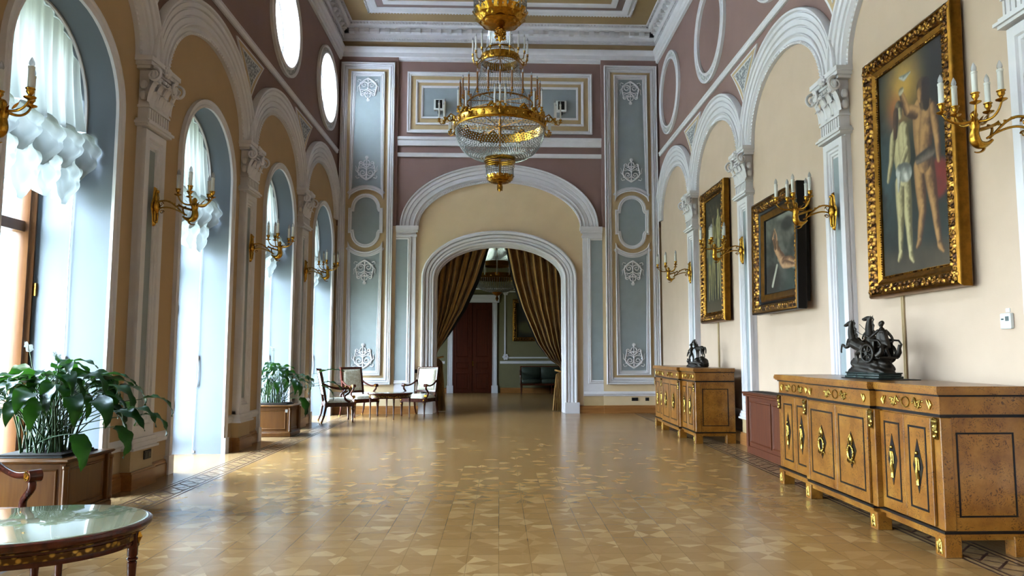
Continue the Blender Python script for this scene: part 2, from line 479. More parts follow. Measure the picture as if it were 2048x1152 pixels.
MAT['relief_blue'] = relief('relief_on_blue', (140, 142, 146), (232, 230, 228), 24)

def parquet():
    t = NT('parquet_floor'); v = t.co(); sx = t.n('ShaderNodeSeparateXYZ'); t.l(v, sx.inputs[0])
    x, y = sx.outputs[0], sx.outputs[1]; S = .42
    u = t.m('DIVIDE', x, S); w_ = t.m('DIVIDE', y, S)
    iu, iw = t.m('FLOOR', u), t.m('FLOOR', w_)
    fu = t.m('SUBTRACT', t.m('FRACT', u), .5); fv = t.m('SUBTRACT', t.m('FRACT', w_), .5)
    ang = t.m('ARCTAN2', fv, fu)
    sec = t.m('FLOOR', t.m('MULTIPLY', t.m('ADD', ang, pi+.28), 8/(2*pi)))
    au, av = t.m('ABSOLUTE', fu), t.m('ABSOLUTE', fv)
    dia = t.m('GREATER_THAN', t.m('ADD', au, av), .5)
    cx = t.n('ShaderNodeCombineXYZ'); t.l(t.m('ADD', iu, t.m('MULTIPLY', sec, .137)), cx.inputs[0])
    t.l(t.m('ADD', iw, t.m('MULTIPLY', dia, .41)), cx.inputs[1]); t.l(sec, cx.inputs[2])
    wh = t.n('ShaderNodeTexWhiteNoise', noise_dimensions='3D'); t.l(cx.outputs[0], wh.inputs['Vector'])
    r = wh.outputs['Value']
    # grain turned by the sector
    vr = t.n('ShaderNodeVectorRotate', rotation_type='Z_AXIS'); t.l(v, vr.inputs['Vector']); t.l(t.m('MULTIPLY', sec, pi/4), vr.inputs['Angle'])
    mp = t.n('ShaderNodeMapping'); mp.inputs[3].default_value = (6, 90, 1); t.l(vr.outputs[0], mp.inputs[0])
    g = t.noise(mp.outputs[0], 1, 4, .6)
    col = t.ramp(r, [(0, lin((166, 124, 74))), (.6, lin((174, 132, 80))), (.85, lin((185, 144, 91))), (1, lin((204, 166, 114)))])
    col = t.mix(t.m('MULTIPLY', g, .35), col, lin((146, 104, 58)))
    eu = t.m('ABSOLUTE', t.m('SUBTRACT', t.m('FRACT', t.m('ADD', t.m('MULTIPLY', u, 1), 0)), .5))
    ev = t.m('ABSOLUTE', t.m('SUBTRACT', t.m('FRACT', t.m('MULTIPLY', w_, 1)), .5))
    seam = t.m('MAXIMUM', t.m('GREATER_THAN', t.m('MAXIMUM', eu, ev), .493), t.m('LESS_THAN', t.m('MINIMUM', au, av), .006))
    col = t.mix(t.m('MULTIPLY', seam, .32), col, lin((78, 52, 30)))
    # border band
    ax = t.m('ABSOLUTE', x)
    def band(a, b, q=ax): return t.m('MULTIPLY', t.m('GREATER_THAN', q, a), t.m('LESS_THAN', q, b))
    pl = t.noise(t.co('Object', (9, 1.0, 1)), 7, 4, .6)
    plain = t.ramp(pl, [(.3, lin((156, 122, 82))), (.7, lin((176, 142, 100)))])
    col = t.mix(t.m('GREATER_THAN', ax, 3.06), col, plain)
    lat1 = t.m('LESS_THAN', t.m('ABSOLUTE', t.m('SUBTRACT', t.m('FRACT', t.m('MULTIPLY', t.m('ADD', ax, y), 5.2)), .5)), .07)
    lat2 = t.m('LESS_THAN', t.m('ABSOLUTE', t.m('SUBTRACT', t.m('FRACT', t.m('MULTIPLY', t.m('SUBTRACT', ax, y), 5.2)), .5)), .07)
    lat = t.m('MULTIPLY', t.m('MAXIMUM', lat1, lat2), band(3.14, 3.33))
    lines = t.m('MAXIMUM', t.m('MAXIMUM', band(3.065, 3.085), band(3.115, 3.135)), t.m('MAXIMUM', band(3.335, 3.355), band(3.385, 3.405)))
    dark = t.m('MAXIMUM', lines, lat)
    col = t.mix(t.m('MULTIPLY', dark, .95), col, lin((58, 22, 12)))
    n2 = t.noise(v, 1.3, 3)
    n3 = t.noise(v, 14, 3)
    rough = t.m('ADD', .19, t.m('MULTIPLY', n2, .08))
    rough = t.m('ADD', rough, t.m('MULTIPLY', dark, .35))
    t.bump(n3, .03, .003)
    t.b.inputs['Specular IOR Level'].default_value = .24
    return t.set(col, rough)
MAT['floor'] = parquet()
# ================================================================== the hall: shell
Lm = lambda u, v, h=0: (-W+h, u, v)
Rm = lambda u, v, h=0: (W-h, u, v)
Fm = lambda u, v, h=0: (u, D-h, v)
PIER = .06
def arch_curve(c, a, spr, b, n=24, full=True):
    return [(c-a*cos(pi*i/n), spr+b*sin(pi*i/n)) for i in range(n+1)]
def opening(c, hw, spr, top, z0=0.0, n=24):
    return [(c-hw, z0)]+arch_curve(c, hw, spr, top-spr, n)+[(c+hw, z0)]
def circle(c, z, r, n=40): return [(c+r*cos(2*pi*i/n), z+r*sin(2*pi*i/n)) for i in range(n)]
ARA, ARB, SPR = 1.38, 1.12, 4.42          # colour boundary arc (under the archivolt)

def side_wall(name, mp, windows, label):
    mb = MB(); y0, y1 = YB, D+.02
    line = []
    for c in BAYS:
        for p in arch_curve(c, ARA, SPR, ARB, 20):
            if p[0] < y1: line.append(p)
    line = [(y0, SPR)]+line+[(y1, SPR)]
    up_loop = line+[(y1, ZC+.3), (y0, ZC+.3)]
    lo_loop = [(y0, -.02)]+line+[(y1, -.02)]
    ocs = [circle(c, OC_Z, .72) for c in WINC] if windows else []
    mb.poly([up_loop]+ocs, mp, 0)
    if windows:
        # split into one strip per bay so no hole touches the floor edge
        lo = []
        edges = [y0]+[(BAYS[i]+BAYS[i+1])/2 for i in range(len(BAYS)-1)]+[y1]
        for i, c in enumerate(BAYS):
            a, b = edges[i], edges[i+1]
            top = [p for p in arch_curve(c, ARA, SPR, ARB, 20) if p[0] < b]
            loop = [(a, -.02), (a, SPR)]+top+[(b, top[-1][1] if top[-1][1] > SPR+.01 else SPR), (b, -.02)]
            o = opening(WINC[i], WIN_HW, WIN_SPR, WIN_TOP, -.02)
            loop = loop+o[::-1]
            mb.poly([loop], mp, 1)
    else:
        mb.poly([lo_loop], mp, 1)
    # outer skin gives the wall real thickness
    for c in ([] if windows else [0]):
        mb.box(W+.02, W+.3, y0, y1, -.02, ZC+.3, 1)
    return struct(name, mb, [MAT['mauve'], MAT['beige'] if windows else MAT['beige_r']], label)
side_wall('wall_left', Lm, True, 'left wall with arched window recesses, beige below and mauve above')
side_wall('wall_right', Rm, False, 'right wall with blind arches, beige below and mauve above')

# masonry between the recesses (gives reveals their far side) and reveals
def reveal_mesh(c):
    mb = MB(); o = opening(c, WIN_HW, WIN_SPR, WIN_TOP, -.02)
    n = len(o); dep = RX-.35
    vs = [(-W, p[0], p[1]) for p in o]+[(RX-.3, p[0], p[1]) for p in o]
    mb.add(vs, [(i, i+1, n+i+1, n+i) for i in range(n-1)])
    return mb
WN = [0]
for c in WINC:
    WN[0] += 1; k = WN[0]
    far = c > 5
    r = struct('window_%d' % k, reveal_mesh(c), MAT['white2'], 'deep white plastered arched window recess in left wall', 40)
    # window frame in oak: arched stiles, rails, mullion
    mb = MB(); mp = lambda u, v, h=0: (RX+h, u, v)
    path = opening(c, WIN_HW-.0, WIN_SPR, WIN_TOP-.0, 0.0)
    mb.mold(path, [(0, -.05), (0, .10), (-.05, .12), (-.075, .09), (-.10, .09), (-.12, .05), (-.12, -.05)], mp)
    mb.box(RX-.04, RX+.06, c-WIN_HW, c+WIN_HW, 2.50, 2.60); mb.box(RX-.04, RX+.06, c-WIN_HW, c+WIN_HW, .10, .26)
    mb.box(RX-.04, RX+.06, c-.045, c+.045, .1, WIN_TOP-.02); mb.box(RX-.035, RX+.05, c-WIN_HW, c+WIN_HW, 3.66, 3.73)
    mb.build('window_frame', MAT['oak'], r, 30)
    g = MB(); g.box(RX-.012, RX-.006, c-WIN_HW+.02, c+WIN_HW-.02, .1, WIN_SPR)
    g.poly([arch_curve(c, WIN_HW-.02, WIN_SPR, WIN_TOP-WIN_SPR-.02)], lambda u, v: (RX-.01, u, v))
    g.build('window_pane', MAT['glass'], r)
    # outer side reveal of the facade, so the glass looks onto a real wall thickness
    if c > 3:
        h = MB()
        for z in (.6, 1.9, 3.0): h.box(RX+.1, RX+.14, c+WIN_HW-.03, c+WIN_HW-.002, z, z+.12)
        h.build('hinge', MAT['gold_dark'], r)
# slab of outer masonry around openings (stops sky light entering between reveals)
mb = MB()
edges = [YB-.3]+[0]*0
ys = []
for c in WINC: ys += [(c-WIN_HW, c+WIN_HW)]
prev = YB-.3
for a, b in ys:
    mb.box(RX-.3, -W-.015, prev, a-.012, -.02, 5.0); prev = b+.012
mb.box(RX-.3, -W-.015, prev, D+.8, -.02, 5.0)
for c in WINC:      # above the arch of each recess
    cu = arch_curve(c, WIN_HW+.012, WIN_SPR, WIN_TOP-WIN_SPR+.012, 16)
    loop = [(c-WIN_HW-.012, 5.0)]+cu+[(c+WIN_HW+.012, 5.0)]
    mb.extr(loop, lambda u, v, h: (h, u, v), RX-.3, -W-.015)
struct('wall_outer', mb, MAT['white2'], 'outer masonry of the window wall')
# upper outer masonry is the oculus drum
def ring_mold(mb, c, z, r, prof, mp, n=56, mi=0):
    mb.mold(circle(c, z, r, n), prof, mp, True, mi)
mb = MB()
for c in WINC:
    n = 40; ci = circle(c, OC_Z, .72, n)
    mb.add([(-W, p[0], p[1]) for p in ci]+[(-W-.30, p[0]*1+0, p[1]) for p in ci], [(i, (i+1) % n, n+(i+1) % n, n+i) for i in range(n)])
struct('trim_oculus_reveal', mb, MAT['white'], 'white reveals of the round upper windows', 40).name = 'trim_901'
for c in WINC:
    WN[0] += 1
    g = MB(); g.extr(circle(c, OC_Z, .735), lambda u, v, h: (h, u, v), -W-.31, -W-.30)
    r = struct('window_%d' % WN[0], g, MAT['frost'], 'round pale glazed upper window in left wall')
    f = MB(); ring_mold(f, c, OC_Z, .70, [(-.02, -.30), (-.02, -.25), (.025, -.25), (.025, -.30)], Lm)
    f.build('window_frame', MAT['white'], r, 30)

# floor, ceiling, back wall, far wall
mb = MB(); mb.box(-5.0, 5.0, YB-.1, 26.6, -.1, 0)
struct('floor', mb, MAT['floor'], 'polished oak parquet floor with inlaid border bands')
mb = MB(); mb.box(-W-.5, W+.3, YB-.3, D+.5, ZC, ZC+.2)
struct('ceiling', mb, MAT['ceil'], 'beige ceiling framed by white plaster mouldings')
mb = MB(); mb.box(-W, W, YB-.3, YB, -.02, ZC)
struct('wall_back', mb, MAT['beige'], 'plain beige back wall behind the viewpoint')
# far wall with the basket arch doorway
DJ, DSP, DTOP = 1.50, 3.08, 3.90
mb = MB()
door = [(-DJ, -.02)]+arch_curve(0, DJ, DSP, DTOP-DSP, 32)+[(DJ, -.02)]
ZM = 4.29
big = arch_curve(0, 2.10, ZM, 1.26, 32)
lower = [(-W-.02, -.02), (-W-.02, ZM), ]+big+[(W+.02, ZM), (W+.02, -.02)]+door[::-1]
upper = [(-W-.02, ZM)]+big+[(W+.02, ZM), (W+.02, ZC+.1), (-W-.02, ZC+.1)]
mb.poly([lower], Fm, 1); mb.poly([upper], Fm, 0)
back = [(-4.95, -.02), (-4.95, ZC+.1), (4.95, ZC+.1), (4.95, -.02)]+door[::-1]
mb.poly([back], lambda u, v: (u, D+.5, v), 2)
n = len(door)
mb.add([(p[0], D, p[1]) for p in door]+[(p[0], D+.5, p[1]) for p in door], [(i, i+1, n+i+1, n+i) for i in range(n-1)], 3)
for s in (-1, 1):            # projecting piers beside the arch
    x0, x1 = sorted((s*2.39, s*(W+.01)))
    mb.box(x0, x1, D-PIER, D+.01, ZM, 8.35, 0); mb.box(x0, x1, D-PIER, D+.01, -.02, ZM, 1)
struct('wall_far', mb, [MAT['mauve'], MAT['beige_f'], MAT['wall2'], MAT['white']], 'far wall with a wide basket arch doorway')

# ---- cornice, cove and ceiling frames (rectangles mitred round the hall)
rect = lambda i: [(-W+i, YB+i), (W-i, YB+i), (W-i, D-i), (-W+i, D-i)]
Zm = lambda u, v, h=0: (u, v, h)
mb = MB()     # lower white cornice z 8.25..8.55 projecting
mb.mold(rect(0), [(0, 8.24), (.045, 8.26), (.05, 8.31), (.075, 8.33), (.08, 8.42), (.10, 8.44), (.12, 8.50), (.12, 8.55), (0, 8.56)], Zm, True)
trim(mb, MAT['white'], 'white moulded cornice running round the top of the hall walls')
mb = MB()
mb.mold(rect(0), [(0, 8.55), (.01, 8.56), (.012, 8.72), (0, 8.73)], Zm, True)
trim(mb, MAT['ceil'], 'beige frieze band above the cornice')
mb = MB()     # cove with dentils
mb.mold(rect(0), [(0, 8.71), (.05, 8.72), (.055, 8.76), (.085, 8.78), (.09, 8.86), (.14, 8.90), (.15, 8.97), (.22, 8.99), (.25, 9.02), (.26, 9.05), (.31, 9.07), (.32, ZC+.01)], Zm, True)
def along(i, step, fn):
    for s in (-1, 1):
        k = int((D-YB-2*i)/step)
        for j in range(k+1):
            y = YB+i+(D-YB-2*i)*j/k; fn(s*(W-i), y, 0, -s)
    k = int((2*W-2*i)/step)
    for j in range(k+1): fn(-W+i+(2*W-2*i)*j/k, D-i, 1, -1)
def brk(x, y, ax, sg):
    if ax == 0: mb.box(x-.055, x+.055, y-.055, y+.055, 8.87, 8.965)
    else: mb.box(x-.055, x+.055, y-.055, y+.055, 8.87, 8.965)
along(.15, .235, brk)
def egg(x, y, ax, sg): mb.box(x-.018, x+.018, y-.018, y+.018, 9.03, 9.075)
along(.285, .075, egg)
def bead(x, y, ax, sg): mb.box(x-.016, x+.016, y-.016, y+.016, 8.735, 8.765)
along(.06, .06, bead)
trim(mb, MAT['white'], 'white plaster cove with dentils and egg moulding')
mb = MB()
mb.mold(rect(.76), [(0, ZC+.01), (.0, ZC-.03), (.03, ZC-.035), (.05, ZC-.02), (.09, ZC-.02), (.11, ZC-.05), (.15, ZC-.05), (.2, ZC-.02), (.24, ZC-.015), (.25, ZC+.01)], Zm, True)
def egg2(x, y, ax, sg): mb.box(x-.015, x+.015, y-.015, y+.015, ZC-.045, ZC)
along(.775, .07, egg2)
trim(mb, MAT['white'], 'white plaster frame on the ceiling')
mb = MB(); mb.mold(rect(1.01), [(0, ZC+.01), (0, ZC-.006), (.17, ZC-.006), (.17, ZC+.01)], Zm, True)
trim(mb, MAT['ceil_mauve'], 'mauve painted band inside the ceiling frame')
mb = MB(); mb.mold(rect(1.17), [(0, ZC+.01), (0, ZC-.03), (.06, ZC-.04), (.12, ZC-.02), (.14, ZC+.01)], Zm, True)
trim(mb, MAT['white'], 'inner white plaster ceiling frame')

# ---- arches along both sides
AV = [(.215, 0), (.215, .085), (.205, .10), (.18, .095), (.165, .065), (.155, .065), (.15, .08), (.10, .075), (.09, .05), (.075, .05), (.07, .065), (.01, .06), (0, .035), (-.015, .035), (-.02, .05), (-.085, .045), (-.09, .065), (-.105, .07), (-.12, .04), (-.135, .028), (-.175, .028), (-.18, .05), (-.215, .05), (-.215, 0)]
def side_arches(mp, side):
    for c in BAYS:
        mb = MB()
        path = [p for p in arch_curve(c, ARA, SPR, ARB, 40) if p[0] < D-.06]
        if path[-1][1] > SPR+.05: path.append((D-.05, SPR+ARB*sqrt(max(0, 1-((D-.05-c)/ARA)**2))))
        mb.mold(path, AV, mp, False, 0, 1)
        # bead row along the inner edge
        m = 60
        for i in range(m+1):
            a = pi*i/m; u = c-(ARA-.20)*cos(a); v = SPR+(ARB-.20)*sin(a)
            if u < D-.1:
                x, y, z = mp(u, v, .05); mb.octa((x, y, z), .02)
        trim(mb, MAT['white'], 'white moulded arch on the %s wall' % side)
    # string course
    mb = MB(); mb.mold([(YB, 5.985), (D-.22, 5.985)], [(-.04, 0), (-.04, .03), (-.02, .045), (.02, .045), (.035, .06), (.04, .06), (.045, 0)], mp)
    trim(mb, MAT['white'], 'white string course above the arches of the %s wall' % side)
side_arches(Lm, 'left'); side_arches(Rm, 'right')
# oculus frames with relief ring
for mp, side in ((Lm, 'left'), (Rm, 'right')):
    for c in WINC:
        mb = MB()
        ring_mold(mb, c, OC_Z, .90, [(0, 0), (0, .05), (.025, .06), (.05, .03)], mp)
        ring_mold(mb, c, OC_Z, .90, [(.05, .03), (.13, .03)], mp, mi=1)
        ring_mold(mb, c, OC_Z, .90, [(.13, .03), (.15, .055), (.18, .05), (.18, 0)], mp)
        trim(mb, [MAT['white'], MAT['relief']], 'round plaster frame with leaf relief on the upper %s wall' % side)
# spandrel triangles
for mp, side in ((Lm, 'left'), (Rm, 'right')):
    for p in PILS:
        mb = MB()
        def side_pts(sg, inset):
            pts = []
            c = p+sg*1.51
            for i in range(9):
                a = radians(38+ (72-38)*i/8)
            return pts
        top, bot, hw = 5.86, 5.04, .60
        def tri(k):
            t, b_, h_ = top-k*.9, bot+k*2.3, hw-k*1.75
            loop = [(p-h_, t), (p+h_, t)]
            for i in range(1, 8):
                q = i/8; loop.append((p+h_*(1-q)**1.35*1.0, t+(b_-t)*q))
            loop.append((p, b_))
            for i in range(7, 0, -1):
                q = i/8; loop.append((p-h_*(1-q)**1.35, t+(b_-t)*q))
            return loop
        mb.extr(tri(0), mp, 0, .022, 0); mb.extr(tri(.035), mp, .01, .026, 1); mb.extr(tri(.10), mp, .01, .034, 0); mb.extr(tri(.125), mp, .01, .037, 2)
        trim(mb, [MAT['white'], MAT['beige2'], MAT['relief_blue']], 'triangular framed relief between arches on the %s wall' % side)

# ---- pilasters with composite capitals
def spiral(mb, cx, cy, cz, r, axis, turns=1.6, th=.016, sgn=1, n=26):
    pts = []; rr = []
    for i in range(n):
        q = i/(n-1); a = q*turns*2*pi; k = r*(1-q*.85)
        du, dv = -sgn*k*sin(a), k*cos(a)
        pts.append((cx+(0 if axis == 'x' else du), cy+(du if axis == 'x' else 0), cz+dv)); rr.append(th*(1-.45*q))
    mb.tube(pts, rr, 6)
def leaf_curl(mb, u, z0, z1, h0, out, w, mp, n=7):
    vs = []; fs = []
    for i in range(n+1):
        q = i/n; z = z0+(z1-z0)*min(1, q*1.15)-(.05*(q-.8)/.2 if q > .8 else 0)
        h = h0+.015+out*q**2.2; ww = w*(1-.35*q)*(1 if q < .85 else .75)
        for k in (-1, -.45, 0, .45, 1):
            vs.append(mp(u+ww*k, z, h+.018*(1-abs(k))))
    for i in range(n):
        for k in range(4): fs.append((i*5+k, i*5+k+1, (i+1)*5+k+1, (i+1)*5+k))
    mb.add(vs, fs)
    vs2 = [(x, y, z) for (x, y, z) in vs]
def capital(mb, p, mp, side):
    hw = .235
    # neck mould, bell, abacus
    def blk(u0, u1, z0, z1, h): 
        a = mp(u0, z0, 0); b = mp(u1, z1, h)
        mb.box(min(a[0], b[0]), max(a[0], b[0]), min(a[1], b[1]), max(a[1], b[1]), z0, z1)
    for z0, z1, d in ((3.70, 3.725, .035), (3.725, 3.75, .055), (3.75, 3.78, .03)): blk(p-hw-d, p+hw+d, z0, z1, .10+d)
    blk(p-hw+.015, p+hw-.015, 3.78, 4.30, .105)
    for i in range(9): blk(p-hw+.03+i*.0525-.008, p-hw+.03+i*.0525+.014, 3.79, 3.90, .115)
    blk(p-hw-.005, p+hw+.005, 3.905, 3.93, .125)
    for z0, z1, d in ((4.30, 4.33, .05), (4.33, 4.37, .08), (4.37, 4.42, .10)): blk(p-hw-d, p+hw+d, z0, z1, .10+d*.8)
    for u in (-.16, 0, .16): leaf_curl(mb, p+u, 3.93, 4.10, .10, .07, .07, mp)
    for u in (-.22, -.08, .08, .22): leaf_curl(mb, p+u, 3.95, 4.20, .10, .10, .06, mp)
    for sg in (-1, 1):
        a = mp(p+sg*(hw+.0), 4.235, .175)
        spiral(mb, a[0], a[1], a[2], .085, 'x', 1.7, .022, sg)
        spiral(mb, a[0], a[1]+sg*.045, a[2], .08, 'y', 1.5, .018, 1 if side == 'right' else -1)
        b = mp(p+sg*hw, 4.235, .15); mb.ball(b, .05, 10, 6, sc=(.8, .8, 1))
        # side leaf
        for q in (4.02, 4.14):
            c_ = mp(p+sg*(hw+.01), q, .06); mb.ball(c_, .04, 8, 5, sc=(1, .8, 1.3))
    # egg and garland row
    for i in range(7):
        a = mp(p-.15+i*.05, 4.26, .14); mb.ball(a, .022, 6, 4)
    a = mp(p, 4.36, .19); mb.ball(a, .045, 10, 6, sc=(1, 1, 1.1))
    for k in range(8):
        an = 2*pi*k/8; a = mp(p+.05*cos(an), 4.36+.05*sin(an), .185); mb.ball(a, .02, 6, 4)
    for sg in (-1, 1):
        pts = [mp(p+sg*(.02+.19*q), 4.10+.12*sin(q*pi*.9)*1.0, .135+.03*q) for q in [i/8 for i in range(9)]]
        mb.tube(pts, [.016+.008*sin(pi*i/8) for i in range(9)], 6)
PIL = {}
for mp, side in ((Lm, 'left'), (Rm, 'right')):
    for p in PILS:
        mb = MB(); hw = .225
        # shaft with recessed blue panel
        def bl(u0, u1, z0, z1, h0, h1, mi=0):
            a = mp(u0, z0, h0); b = mp(u1, z1, h1)
            mb.box(min(a[0], b[0]), max(a[0], b[0]), min(a[1], b[1]), max(a[1], b[1]), z0, z1, mi)
        bl(p-hw, p+hw, .49, 3.71, -.01, .055)
        bl(p-.075, p+.075, .72, 3.50, .05, .058, 1)
        mb.mold([(p-hw, .55), (p-hw, 3.68), (p+hw, 3.68), (p+hw, .55)], [(0, .05), (0, .10), (-.075, .10), (-.085, .082), (-.115, .085), (-.125, .07), (-.15, .072), (-.155, .055)], mp, True)
        mb.mold([(p-hw, .50), (p+hw, .50)], [(0, 0), (0, .10), (.05, .10), (.05, 0)], mp)
        for z0, z1, d in ((.385, .41, .045), (.41, .46, .03), (.46, .50, .02)): bl(p-hw-d+.0, p+hw+d, z0, z1, 0, .10+d)
        bl(p-hw-.01, p+hw+.01, 0, .39, 0, .10, 2)
        bl(p-hw-.035, p+hw+.035, 0, .16, 0, .135, 3); bl(p-hw-.03, p+hw+.03, .16, .18, 0, .125, 3)
        capital(mb, p, mp, side)
        trim(mb, [MAT['white'], MAT['blue'], MAT['beige2'], MAT['base']], 'white pilaster with blue strip and composite capital on the %s wall' % side)

# dado moulding and baseboard per stretch
def stretches(windows):
    out = []
    xs = [YB]+[p for p in PILS]+[D-.06]
    pts = []
    for i in range(len(xs)-1):
        a = xs[i]+(.24 if i > 0 else 0); b = xs[i+1]-(.24 if i < len(xs)-2 else 0)
        c = WINC[i]
        if windows: out += [(a, c-WIN_HW-.115), (c+WIN_HW+.115, b)]
        else: out.append((a, b))
    return [s_ for s_ in out if s_[1]-s_[0] > .02]
for mp, side, wv in ((Lm, 'left', True), (Rm, 'right', False)):
    mb = MB(); bb = MB()
    for a, b in stretches(wv):
        mb.mold([(a, .44), (b, .44)], [(-.055, 0), (-.05, .02), (-.02, .022), (0, .04), (.03, .03), (.05, .012), (.055, 0)], mp)
        bb.mold([(a, 0), (b, 0)], [(0, 0), (0, .035), (.13, .035), (.14, .025), (.16, .025), (.175, .012), (.18, 0)], mp)
    trim(mb, MAT['white'], 'white dado moulding low on the %s wall' % side)
    struct('baseboard_%s' % side, bb, MAT['base'], 'oak baseboard along the %s wall' % side)
# window architraves with plinth blocks
for c in WINC:
    mb = MB()
    mb.mold(opening(c, WIN_HW, WIN_SPR, WIN_TOP, .20), [(0, 0), (0, .03), (.03, .035), (.04, .025), (.07, .03), (.08, .045), (.10, .045), (.105, 0)], Lm)
    for s in (-1, 1):
        y0, y1 = sorted((c+s*WIN_HW, c+s*(WIN_HW+.13))); mb.box(-W, -W+.055, y0, y1, 0, .21)
    trim(mb, MAT['white'], 'slim white architrave around a window recess')
    # low white rail along the jamb foot
# ---- far wall mouldings
FP = lambda u, v, h=0: (u, D-PIER-h, v)
FRM = [(0, 0), (0, .06), (-.015, .07), (-.03, .06), (-.037, .025), (-.045, .025), (-.05, .05), (-.08, .045), (-.085, .02), (-.095, .02), (-.10, .045), (-.125, .04), (-.135, .015), (-.15, .015), (-.155, 0)]
INN = [(0, 0), (0, .045), (-.015, .055), (-.028, .045), (-.035, .015), (-.045, .015), (-.05, .032), (-.075, .03), (-.08, .012), (-.088, .012), (-.09, .03), (-.105, .025), (-.11, 0)]
def ornament():
    mb = MB(); S = 1.0
    mp = lambda u, v, h=0: (u, -h, v)
    def tb(pts, r0, r1=None):
        r1 = r0 if r1 is None else r1; n = len(pts)
        mb.tube([mp(a, b, .012) for a, b in pts], [(r0+(r1-r0)*i/(n-1))*1.55 for i in range(n)], 6, flat=1)
    def sp(cx, cz, r, a0, turns, sg, th=.010):
        n = 24; tb([(cx+r*(1-.82*i/(n-1))*cos(a0+sg*turns*2*pi*i/(n-1)), cz+r*(1-.82*i/(n-1))*sin(a0+sg*turns*2*pi*i/(n-1))) for i in range(n)], th, th*.6)
    for s in (-1, 1):
        a = (lambda q: q) if s > 0 else (lambda q: pi-q)
        sp(s*.085, .17, .085, a(radians(160)), 1.5, s)         # inner scroll
        # big C scroll
        pts = [(s*(.02+.20*sin(t*pi*.62)), .0+.30*t-.03*sin(t*pi)) for t in [i/12 for i in range(13)]]
        tb([(s*.0, .01)]+[(s*(.21*sin(pi*.5*min(1, t*1.5)))*(1-.28*max(0, t-.55)/.45), .015+.40*t**1.3) for t in [i/14 for i in range(1, 15)]], .014, .008)
        sp(s*.13, .40, .045, a(radians(-40)), 1.2, s, .009)
        tb([(s*.20, .18), (s*.245, .22), (s*.235, .29), (s*.255, .34)], .008, .003)
        tb([(s*.16, .06), (s*.22, .04), (s*.245, .08), (s*.225, .10)], .008, .005)
        tb([(0, .30), (s*.05, .33), (s*.075, .40), (s*.05, .46), (s*.02, .47)], .010, .006)
        tb([(s*.02, .27), (s*.09, .30), (s*.15, .28), (s*.18, .32)], .009, .004)
        tb([(0, .5), (s*.035, .53), (s*.03, .56)], .008, .003)
        for k in range(7):
            an = -.3+k*.28; x = s*(.19*cos(an)); z = .18+.2*sin(an)
            mb.ball(mp(x, z, .01), .018, 6, 4, sc=(1, .6, 1.2))
    tb([(0, .0), (0, .57)], .009, .004)
    for z in (.06, .25, .36, .50): mb.ball(mp(0, z, .015), .022, 8, 5, sc=(1, .7, 1.3))
    for k in range(5):
        an = pi/2+(k-2)*.35; tb([(0, .52), (.05*cos(an), .52+.06*sin(an))], .007, .002)
    return mb
orn_mesh = None
for s in (-1, 1):
    side = 'left' if s < 0 else 'right'
    cx = s*3.09
    mb = MB()
    # outer frame: order so that +offset is outward (path counter-clockwise => left normal inward) 
    def rc(x0, x1, z0, z1): return [(x0, z0), (x0, z1), (x1, z1), (x1, z0)]
    mb.mold(rc(cx-.627, cx+.627, .655, 8.17), FRM, FP, True)
    mb.poly([rc(cx-.48, cx+.48, .8, 8.03)], lambda u, v: FP(u, v, .004), 2)
    # upper panel, concave foot
    R1 = .47
    def concave(x_in, zs, zc, rad, upw):
        # arc from (cx+x_in) to (cx-x_in) around zc
        pts = []
        a1 = math.acos(min(1, x_in/rad)); m = 14
        for i in range(m+1):
            a = a1+(pi-2*a1)*i/m
            pts.append((cx+rad*cos(a), zc+(rad*sin(a) if upw else -rad*sin(a))))
        return pts
    up_o = [(cx-.395, 4.90), (cx-.395, 7.95), (cx+.395, 7.95), (cx+.395, 4.90)]+[q for q in concave(.395, 0, 4.64, R1+.03, True)][1:-1]
    lo_o = [(cx+.395, 3.92), (cx+.395, .86), (cx-.395, .86), (cx-.395, 3.92)]+[q for q in concave(.395, 0, 4.18, R1+.03, False)][::-1][1:-1]
    for lp in (up_o, lo_o):
        mb.poly([lp], lambda u, v: FP(u, v, .008), 1)
        mb.mold(lp, INN, FP, True)
    # oval with ears
    ov = []
    def arc(zc, a0, a1, r=.33, n=14, sg=1):
        return [(cx+r*cos(a0+(a1-a0)*i/n), zc+r*sin(a0+(a1-a0)*i/n)) for i in range(n+1)]
    ov = [(cx-.395, 4.12), (cx-.395, 4.70), (cx-.335, 4.70)]+arc(4.71, pi, 0)+[(cx+.335, 4.70), (cx+.395, 4.70), (cx+.395, 4.12), (cx+.335, 4.12)]+arc(4.11, 0, -pi)+[(cx-.335, 4.12)]
    ov = [ov[0], ov[1], ov[2]]+ov[4:-2]+[ov[-1]]
    mb.poly([ov], lambda u, v: FP(u, v, .008), 1)
    mb.mold(ov, [(0, 0), (0, .04), (-.03, .045), (-.04, .025), (-.075, .03), (-.085, 0)], FP, True)
    t = trim(mb, [MAT['white'], MAT['blue'], MAT['beige2']], 'tall white framed panel with grey-blue fields on the %s pier of the far wall' % side)
    for z, flipz in ((7.80, -1), (5.36, 1), (3.50, -1), (1.02, 1)):
        if orn_mesh is None:
            o = ornament().build('relief_ornament', MAT['white'], t, 50); orn_mesh = o.data
        else:
            o = bpy.data.objects.new('relief_ornament', orn_mesh); COL.objects.link(o); o.parent = t
        o.location = (cx, D-PIER-.008, z)
        if flipz < 0: o.scale = (1, 1, -1)
